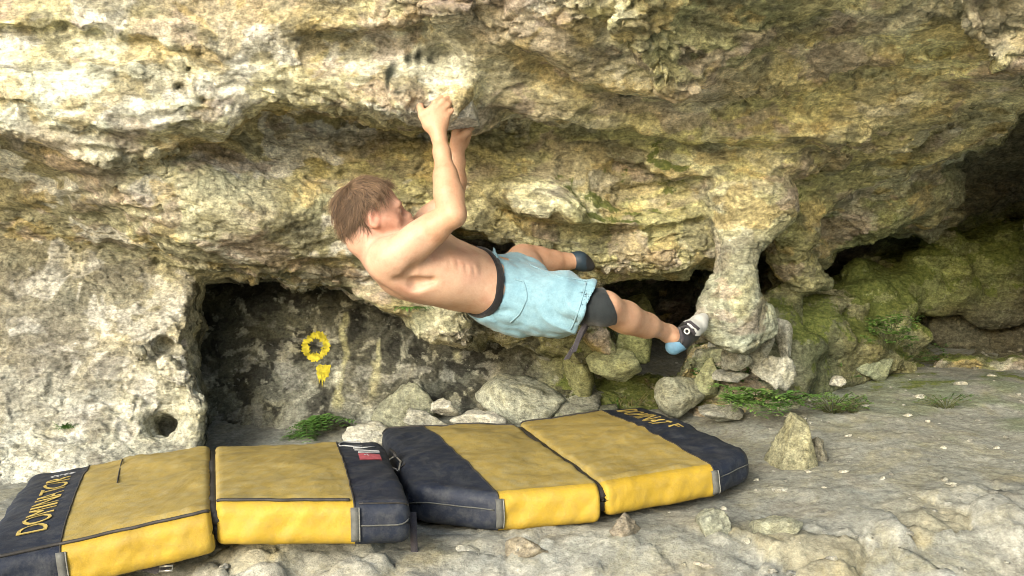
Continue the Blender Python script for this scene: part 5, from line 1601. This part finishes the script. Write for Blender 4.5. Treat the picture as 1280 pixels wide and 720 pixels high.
def stone(name, label, px, py, w, h, Y, colr, seed, moss=0.0, cat='stone', group=None, depth=None, level=4, rot=None, chip=1.0, planes=None):
    rx, rz = w / 2 / FPX * Y, h / 2 / FPX * Y
    p, f, c4 = stone_mesh((rx, depth or (rx + rz) / 2 * 1.1, rz), seed, colr, moss, level, rot, chip, planes)
    # measure the drawn size, then fit it
    p *= A((rx / ((np.ptp(p[:, 0])) / 2), 1, rz / (np.ptp(p[:, 2]) / 2)))
    p[:, 0] -= (p[:, 0].max() + p[:, 0].min()) / 2; p[:, 2] -= (p[:, 2].max() + p[:, 2].min()) / 2
    o = link(name, mesh_np(name, p, f, True, c4), M['stone'])
    o.location = Vector([float(c) for c in P(px, py, Y)])
    return tag(o, label, cat, group)


GRY, PALE, GRN, YEL = (.34, .345, .29), (.46, .46, .39), (.27, .29, .19), (.40, .37, .22)
RUB = 'rubble stones at the foot of the cave wall'
stone('boulder', 'mossy grey boulder leaning on the black wall behind the pads', 505, 512, 84, 70, 3.72, (.24, .25, .18), 21, .25, 'boulder', RUB)
stone('stone', 'angular pale block sitting on the rubble left of the pads\' gap', 556, 510, 36, 24, 3.62, PALE, 22, .0, group=RUB)
stone('stone', 'low flat pale slab peeking over the right pad\'s left back edge', 598, 527, 74, 30, 3.60, PALE, 23, .0, group=RUB)
stone('boulder', 'large rounded pale boulder behind the middle of the right pad', 650, 505, 116, 72, 3.72, (.37, .385, .30), 24, .1, 'boulder', RUB)
stone('boulder', 'grey sloping boulder behind the rounded pale one', 700, 504, 110, 70, 3.88, (.27, .28, .22), 25, .12, 'boulder', RUB)
stone('stone', 'pale slab behind the navy corner where the pads meet', 464, 548, 70, 40, 3.58, PALE, 26, .0, group=RUB)
stone('stone', 'rough pale stone between the mossy boulder and the slabs', 535, 524, 60, 30, 3.62, GRY, 27, .05, group=RUB)
stone('stone', 'long grey stone low behind the right pad\'s hinge', 735, 524, 90, 36, 3.75, (.22, .235, .17), 28, .25, group=RUB)
stone('stone', 'mossy upright stone under the knee straps', 722, 470, 40, 70, 3.82, (.24, .25, .12), 29, .3, group=RUB)
stone('hanging_rock', 'pale green shelf of rock below the climber\'s calf', 766, 456, 70, 44, 3.62, (.31, .33, .18), 30, .12, 'rock', depth=.09)
stone('hanging_rock', 'narrow green neck of rock above the pale shelf', 792, 418, 44, 76, 3.66, (.25, .27, .12), 31, .25, 'rock', depth=.09)
stone('hanging_rock', 'ochre green lump of rock at the back of the cave', 796, 386, 46, 40, 4.3, (.24, .24, .10), 32, .25, 'rock')
CAVE = 'stones round the pillar foot'
stone('boulder', 'pale pointed boulder in the cave mouth below the front foot', 850, 496, 64, 52, 3.62, (.36, .37, .27), 33, .1, 'boulder', CAVE)
stone('stone', 'flat half buried stone right of the pointed boulder', 900, 516, 62, 22, 3.52, GRY, 34, .1, group=CAVE)
stone('stone', 'mossy faceted stone right above the pointed boulder', 880, 476, 40, 60, 3.66, (.31, .33, .19), 35, .2, group=CAVE)
stone('stone', 'square grey block stacked under the pillar', 920, 447, 36, 34, 3.52, (.36, .365, .30), 36, .03, group=CAVE, rot=.3)
stone('stone', 'thin slab under the square block', 914, 470, 46, 16, 3.52, GRY, 37, .05, group=CAVE)
stone('stone', 'tilted oval stone right of the square block', 950, 440, 32, 50, 3.53, (.34, .345, .28), 38, .03, group=CAVE, rot=-.4)
stone('stone', 'broad wedge of grey stone low right of the pillar', 968, 466, 52, 44, 3.50, (.38, .385, .32), 39, .03, group=CAVE)
stone('stone', 'upright pale slab behind the grey wedge', 976, 424, 26, 56, 3.60, (.38, .385, .32), 40, .03, group=CAVE, rot=.25)
stone('stone', 'small stone wedged right under the pillar base', 897, 428, 26, 18, 3.48, GRY, 41, .05, group=CAVE)
stone('boulder', 'low mossy boulder at the foot of the green outcrop', 1088, 458, 58, 42, 4.05, (.25, .28, .18), 42, .22, 'boulder')
stone('stone', 'little white stone before the low mossy boulder', 1046, 476, 20, 13, 3.78, PALE, 43, level=3)
stone('boulder', 'yellowish pyramid boulder right of the pads', 994, 556, 76, 80, 3.02, (.27, .265, .165), 44, .1, 'boulder', level=5, chip=.5, planes=[(-.72, -.25, .62, .62), (.80, -.35, .40, .60), (0, 1, .3, .5), (0, 0, -1, .7), (-.22, -.9, .38, .5), (.25, -.2, 1, .62), (.35, -.8, .1, .62)])
stone('boulder', 'dark side block behind the pyramid boulder', 1024, 566, 22, 44, 3.06, (.20, .195, .15), 52, .05, 'boulder')
stone('boulder', 'white limestone block propping up the left pad', 316, 716, 218, 76, 2.36, (.50, .51, .46), 45, .0, 'boulder', depth=.14, level=5, chip=.6)
stone('rock_hold', 'square chalk-whitened rock hold in the climber\'s hands', 577, 140, 44, 40, 2.90, (.58, .56, .50), 61, 0, 'hold', depth=.07, level=5, chip=.35, planes=[(1, -.15, .2, .8), (-1, -.1, .1, .8), (.15, -.2, -1, .75), (0, 0, 1, .8), (.1, -1, -.1, .7), (0, 1, 0, .9), (.7, -.6, -.4, .9)])
BANK = 'stones set in the bank'
stone('stone', 'sharp white shard in the bank under the right pad', 582, 712, 62, 64, 2.36, PALE, 46, group=BANK)
stone('stone', 'tan stone below the hanging strap', 470, 704, 62, 34, 2.38, (.38, .35, .24), 47, group=BANK)
stone('stone', 'green grey stone jutting from the bank right of the pad', 893, 668, 46, 66, 2.46, (.27, .285, .22), 48, .05, group=BANK)
stone('stone', 'rounded mossy grey stone in the middle of the bank', 968, 664, 62, 46, 2.46, (.28, .29, .21), 49, .05, group=BANK)
stone('stone', 'ochre flat stone in the bank', 1074, 674, 54, 30, 2.50, (.40, .36, .22), 50, group=BANK)
stone('stone', 'pale grey slab at the right of the bank', 1146, 662, 58, 30, 2.54, (.36, .37, .32), 51, group=BANK)
stone('stone', 'white stone on the lip of the bank far right', 1226, 622, 24, 20, 2.66, (.52, .52, .47), 53, group=BANK, level=3)
stone('stone', 'large rough pale stone in the bank\'s right corner', 1262, 690, 90, 80, 2.52, (.36, .35, .29), 54, group=BANK)
stone('stone', 'brown stone sticking out below the pad\'s hinge', 782, 660, 44, 40, 2.44, (.24, .215, .165), 55, group=BANK)
stone('stone', 'tan knob low in the bank below the pad corner', 660, 690, 60, 40, 2.38, (.30, .27, .20), 56, group=BANK)
stone('stone', 'pale lump at the very bottom right of centre', 868, 712, 52, 30, 2.34, (.38, .36, .29), 57, group=BANK)
stone('stone', 'grey lump at the bottom below the mossy stone', 1010, 708, 70, 36, 2.38, (.33, .33, .28), 58, group=BANK)
stone('stone', 'buff stone under the left pad\'s navy end', 430, 704, 34, 46, 2.40, (.33, .31, .23), 59, group=BANK)
# white chips that can be told apart on the trodden earth
chips = [(977, 613, 24, 7, 'long white flake beside the pyramid boulder'), (935, 677, 11, 9, 'round white pebble high in the bank'), (1103, 598, 9, 5, None), (1055, 590, 14, 5, None), (1010, 590, 9, 5, None),
         (1030, 610, 8, 4, None), (1135, 520, 14, 6, None), (1150, 496, 20, 8, None), (1080, 508, 13, 6, None), (1005, 500, 16, 7, None), (985, 520, 14, 6, None), (1200, 480, 18, 7, None),
         (1245, 560, 11, 5, None), (1180, 560, 9, 5, None), (905, 636, 9, 5, None), (1060, 545, 12, 5, None), (1240, 470, 13, 6, None), (960, 500, 14, 8, None), (1190, 605, 16, 5, None), (945, 600, 9, 5, None)]
for i, (px, py, w, h, lb) in enumerate(chips):
    q = ghit(px, py)
    if q is None: continue
    o = stone('stone_chip', lb or 'one of the small pale chips scattered on the trodden earth', px, py, w, h, float(q[1]), PALE, 200 + i, 0, 'stone chip', 'pale chips on the earth', level=3)
    o.location.z = float(q[2]) + .001
# gravel nobody would count
mb_v, mb_f, mb_c = [], [], []
gr = np.random.default_rng(5); nb = 0
bv_, bf_ = ICO[2]
for _ in range(600):
    x = gr.uniform(-1.4, 2.3); y = gr.uniform(1.9, 4.6)
    if gr.random() > .35 + .65 * (x > .6): continue
    z = gz(x, y); r = .0028 + .0085 * gr.random() ** 3
    p = bv_ * (A((1.2, 1, .6)) * r * gr.uniform(.7, 1.3, 3)) * (1 + .25 * gr.normal(size=(len(bv_), 1))) + A((x, y, z + r * .2))
    mb_v.append(p); mb_f.append(bf_ + nb); nb += len(bv_)
    mb_c.append(np.tile(A((*(A((.34, .34, .29)) * gr.uniform(.5, 1.25)), 0)), (len(bv_), 1)))
tag(link('gravel', mesh_np('gravel', np.concatenate(mb_v), np.concatenate(mb_f).astype(np.int32), True, np.concatenate(mb_c)), M['stone']), 'fine pale gravel strewn over the earth', 'gravel', kind='stuff')
T('stones')

# ------------------------------------------------------------------ plants
def leaf_mat(name, c1, c2):
    m, nt, b = new_mat(name)
    tc = N(nt, 'TexCoord').outputs['Object']
    c = mix(nt, ramp(nt, noise(nt, tc, 35, 4, 0.6), [(0.35, 0.0), (0.65, 1.0)]), c1, c2)
    nt.links.new(c, b.inputs['Base Color']); b.inputs['Roughness'].default_value = 0.55
    b.inputs['Transmission Weight'].default_value = 0.0; b.inputs['Specular IOR Level'].default_value = 0.3
    return m
M['leaf'] = leaf_mat('leaf_green', (.04, .10, .02), (.11, .23, .045))
M['leaf_pale'] = leaf_mat('leaf_pale', (.08, .17, .035), (.18, .32, .07))
M['dry'] = leaf_mat('dry_grass', (.16, .15, .07), (.26, .23, .11))
M['stem'] = plain('stem', (.07, .08, .03), 0.7)


def blade(p, d, L, w, g, droop=1.0, n=5):
    """a curved tapering leaf with a fold along the middle"""
    d = A(d, float); d /= np.linalg.norm(d); up = A((0, 0, 1.0)); s = np.cross(d, up); s /= max(np.linalg.norm(s), 1e-6)
    V_, F_ = [], []
    for j in range(n):
        t = j / (n - 1); c = p + d * L * t - up * droop * L * .55 * t * t
        ww = w * math.sin(math.pi * min(.12 + .88 * t, 1)) ** .8
        V_ += [c + s * ww + up * ww * .3, c, c - s * ww + up * ww * .3]
    for j in range(n - 1):
        a = j * 3; F_ += [(a, a + 1, a + 4, a + 3), (a + 1, a + 2, a + 5, a + 4)]
    return V_, F_


def fern(label, base, n, L, seed, mats, out=(0, -1, 0), name='fern', cat='fern', group=None, up=.7, leaflets=9, spread=(1, 1)):
    g = np.random.default_rng(seed)
    root = empty(name, base, label, cat, group)
    base = A(base, float); lf, stm = MB(), MB()
    for i in range(n):
        az = g.uniform(-1.5, 1.5); o = A(out, float); r = A((math.sin(az) * spread[0], 0, 0)) + o * math.cos(az) * spread[1] + A((0, 0, up * g.uniform(.3, 1.3)))
        r /= np.linalg.norm(r); b = base + g.normal(0, L * .18, 3) * A((spread[0], .5, .5)); ll = L * g.uniform(.55, 1.15)
        pts = [b + r * ll * t - A((0, 0, ll * .55 * t * t)) for t in np.linspace(0, 1, 7)]
        stm.add(tube(pts, [.0016 * (1 - .7 * k / 6) for k in range(7)], 4))
        s = np.cross(r, A((0, 0, 1.0))); s /= max(np.linalg.norm(s), 1e-6)
        for k in range(leaflets):
            t = .18 + .82 * k / leaflets; i0 = min(int(t * 6), 5); c = pts[i0] * (1 - (t * 6 - i0)) + pts[i0 + 1] * (t * 6 - i0)
            for sg in (-1, 1):
                lf.add(blade(c, s * sg + r * .45 + g.normal(0, .12, 3), ll * .30 * (1.1 - .75 * t), ll * .05 * (1.15 - .6 * t), g, .4, 4))
    lf.build('foliage', M[mats[0]], root, smooth=False); stm.build('stem', M['stem'], root)
    return root


def tuft(label, base, n, L, seed, mat='leaf', name='grass_tuft', cat='grass tuft', group=None, w=.0035, rad=.05, hang=1.0, upz=1.0):
    g = np.random.default_rng(seed); base = A(base, float); mb = MB()
    for i in range(n):
        az = g.uniform(0, 2 * math.pi); b = base + A((math.cos(az) * rad * g.random(), math.sin(az) * rad * .6 * g.random(), 0))
        mb.add(blade(b, A((math.cos(az), math.sin(az) - .3, upz * g.uniform(.5, 1.8))), L * g.uniform(.4, 1.1), w * g.uniform(.6, 1.3), g, hang * g.uniform(.3, 1.2), 6))
    o = mb.build(name, M[mat], smooth=False); return tag(o, label, cat, group)


def herb(label, base, n, L, seed, mat='leaf_pale', name='leafy_plant', cat='plant', rad=.06):
    """broad-leaved weed: many small rounded leaves on short stalks"""
    g = np.random.default_rng(seed); root = empty(name, base, label, cat); base = A(base, float); lf, stm = MB(), MB()
    for i in range(n):
        az = g.uniform(0, 2 * math.pi); h = L * g.uniform(.25, 1.1)
        tip = base + A((math.cos(az) * rad * g.uniform(.2, 1.3), math.sin(az) * rad * .7 * g.uniform(.2, 1.2), h))
        stm.add(tube([base + A((math.cos(az), math.sin(az), 0)) * rad * .3 * g.random(), (base + tip) / 2 + A((0, 0, h * .1)), tip], .0012, 4))
        for k in range(4):
            a2 = g.uniform(0, 6.28); lf.add(blade(tip - A((0, 0, h * .2 * k / 4)), A((math.cos(a2), math.sin(a2), .35)), L * g.uniform(.14, .30), L * g.uniform(.06, .11), g, .5, 5))
    lf.build('foliage', M[mat], root, smooth=False); stm.build('stem', M['stem'], root)
    return root


def at_rock(px, py, off=.01):
    q, n = hit(px, py); return q + A((0, -off, 0)) if q is not None else P(px, py, 3.6)
fern('dark fern spreading at the foot of the black wall left of the boulders', at_rock(402, 526, .03), 22, .16, 71, ('leaf',), up=.5, spread=(1.3, .9))
fern('small fern just left below the larger wall fern', at_rock(384, 540, .02), 12, .11, 72, ('leaf',), up=.5)
tuft('little green tuft growing in the buttress pocket', at_rock(80, 536, -.01), 46, .055, 73, rad=.03)
tuft('moss and grass hanging beside the pale block under the roof', at_rock(512, 384, .0), 110, .035, 74, rad=.08, hang=1.2, upz=.3)
fern('bright fern among the stones right of the pointed boulder', P(926, 500, 3.40), 26, .17, 75, ('leaf_pale',), up=.9)
herb('leafy weed below the pillar rubble', ghit(918, 508) if ghit(918, 508) is not None else P(918, 508, 3.5), 60, .17, 76, 'leaf', rad=.15)
fern('fern on the dark slope right of the pillar rubble', P(964, 500, 3.42), 22, .16, 77, ('leaf',), up=.8)
tuft('dry grass at the mouth of the deep cave behind the right pad', ghit(790, 505) if ghit(790, 505) is not None else P(790, 505, 3.7), 70, .13, 78, mat='dry', rad=.16, w=.003)
tuft('green grass behind the right pad below the pale rock shelf', ghit(765, 505) if ghit(765, 505) is not None else P(765, 505, 3.7), 60, .12, 79, rad=.13)
for px, py, n, L, rad, lb in ((1040, 516, 60, .075, .13, 'low green weed on the earth behind the pyramid boulder'), (1066, 516, 24, .055, .06, 'smaller weed right of the low green one'), (1182, 510, 30, .05, .10, 'sparse weed alone on the right slope'), (1120, 458, 60, .11, .2, 'patch of herbs under the green outcrop\'s right end'), (1020, 478, 60, .12, .2, 'dense herbs at the foot of the dark green slope')):
    q = ghit(px, py)
    if q is not None: herb(lb, q, n, L, 80 + px % 17, 'leaf' if px != 1040 else 'leaf_pale', rad=rad)
herb('bright leafy plant below the outcrop beside the mossy boulder', at_rock(1106, 436, .05), 46, .14, 95, 'leaf_pale', rad=.1)
T('plants')

# ------------------------------------------------------------------ painted marks on the black wall
M['paint'] = plain('yellow_wall_paint', (.37, .32, .025), 0.75, 0.2, 40, 0.5)
def wall_drop(x, z, off=.002):
    h = BV.ray_cast(Vector((x, 3.2, z)), Vector((0, 1, 0)))
    return A((x, h[0][1] - off, z)) if h[0] is not None else A((x, 3.95, z))
def paint_patch(name, label, rows, closed):
    """rows: list of rings of (x,z), joined in order, laid on the wall"""
    V_ = [wall_drop(x, z) for r in rows for x, z in r]; n = len(rows[0]); F_ = []
    for i in range(len(rows) - 1):
        for k in range(n if closed else n - 1): F_.append((i * n + k, i * n + (k + 1) % n, (i + 1) * n + (k + 1) % n, (i + 1) * n + k))
    return tag(link(name, mesh_np(name, A(V_), F_), M['paint']), label, 'paint mark')
qc, _ = hit(395, 433); s_ = qc[1] / FPX
rows = []
for j in range(9):
    ring = []
    for k in range(120):
        an = 2 * math.pi * k / 120; t = j / 8
        ra = 8.6 + 1.1 * math.sin(5 * an) + .9 * math.sin(11 * an + 1) + .9 * math.sin(23 * an) + .6 * math.sin(37 * an); rb = 17.2 + .9 * math.sin(4 * an + 2) + .6 * math.sin(17 * an) + .8 * math.sin(31 * an + 1) + .5 * math.sin(47 * an)
        r = (ra + (rb - ra) * t) * s_
        ring.append((qc[0] + math.cos(an) * r * .97, qc[2] + math.sin(an) * r * 1.03))
    rows.append(ring)
paint_patch('paint_ring', 'yellow painted ring on the blackened cave wall', rows, True)
qb, _ = hit(404, 464); rows = []
for j in range(7):
    ring = []
    for k in range(72):
        an = 2 * math.pi * k / 72
        r = (8.2 + .8 * math.sin(3 * an) + .6 * math.sin(9 * an + 2)) / max(abs(math.cos(an)), abs(math.sin(an))) ** .6 * s_
        dr = 0
        for a0, L_ in ((-2.0, 8), (-1.6, 11), (-1.25, 6)): dr += L_ * s_ * math.exp(-((an - 2 * math.pi - a0) / .085) ** 2) if an > math.pi else 0
        ring.append((qb[0] + math.cos(an) * r * j / 6, qb[2] + math.sin(an) * (r + dr) * j / 6))
    rows.append(ring)
paint_patch('paint_blot', 'small yellow paint blot with drips under the painted ring', rows, True)
T('done')
# ------------------------------------------------------------------ camera, sky, sun
cam = bpy.data.cameras.new('camera'); co = bpy.data.objects.new('camera', cam); col.objects.link(co)
cam.sensor_width = 36.0; cam.lens = FPX / 1280 * 36.0
cam.clip_start = 0.05; cam.clip_end = 500
co.location = (0, 0, CZ); co.rotation_euler = (math.radians(90), 0, 0)
scene.camera = co
world = bpy.data.worlds.new('World'); scene.world = world; world.use_nodes = True
wt = world.node_tree; wt.nodes.clear()
wo = wt.nodes.new('ShaderNodeOutputWorld'); bg = wt.nodes.new('ShaderNodeBackground'); sky = wt.nodes.new('ShaderNodeTexSky')
SUN_EL, SUN_AZ = math.radians(22), math.radians(-150)      # azimuth from +Y towards +X: behind the camera, to the left
sky.sky_type = 'NISHITA'; sky.sun_disc = False; sky.sun_elevation = SUN_EL; sky.sun_rotation = SUN_AZ
sky.air_density = 1.0; sky.dust_density = 3.0; sky.ozone_density = 0.6
bg.inputs['Strength'].default_value = 0.15
wt.links.new(sky.outputs[0], bg.inputs[0]); wt.links.new(bg.outputs[0], wo.inputs[0])
sun = bpy.data.lights.new('sun', 'SUN'); sun.energy = 2.1; sun.angle = math.radians(30); sun.color = (1.0, 0.985, 0.93)
so = bpy.data.objects.new('sun', sun); col.objects.link(so)
sd = Vector((math.sin(SUN_AZ) * math.cos(SUN_EL), math.cos(SUN_AZ) * math.cos(SUN_EL), math.sin(SUN_EL)))
so.rotation_euler = sd.to_track_quat('Z', 'Y').to_euler(); so.location = sd * 20
vs = scene.view_settings; vs.view_transform = 'Standard'; vs.look = 'None'; vs.gamma = 1; vs.use_curve_mapping = False
vs.exposure = 1.15
cy0 = scene.cycles; cy0.filter_width = 0.9
cy = scene.cycles
cy.use_denoising = True; cy.max_bounces = 8; cy.diffuse_bounces = 5; cy.glossy_bounces = 2; cy.transparent_max_bounces = 4
cy.use_adaptive_sampling = True; cy.adaptive_threshold = 0.02
cy.sample_clamp_indirect = 6
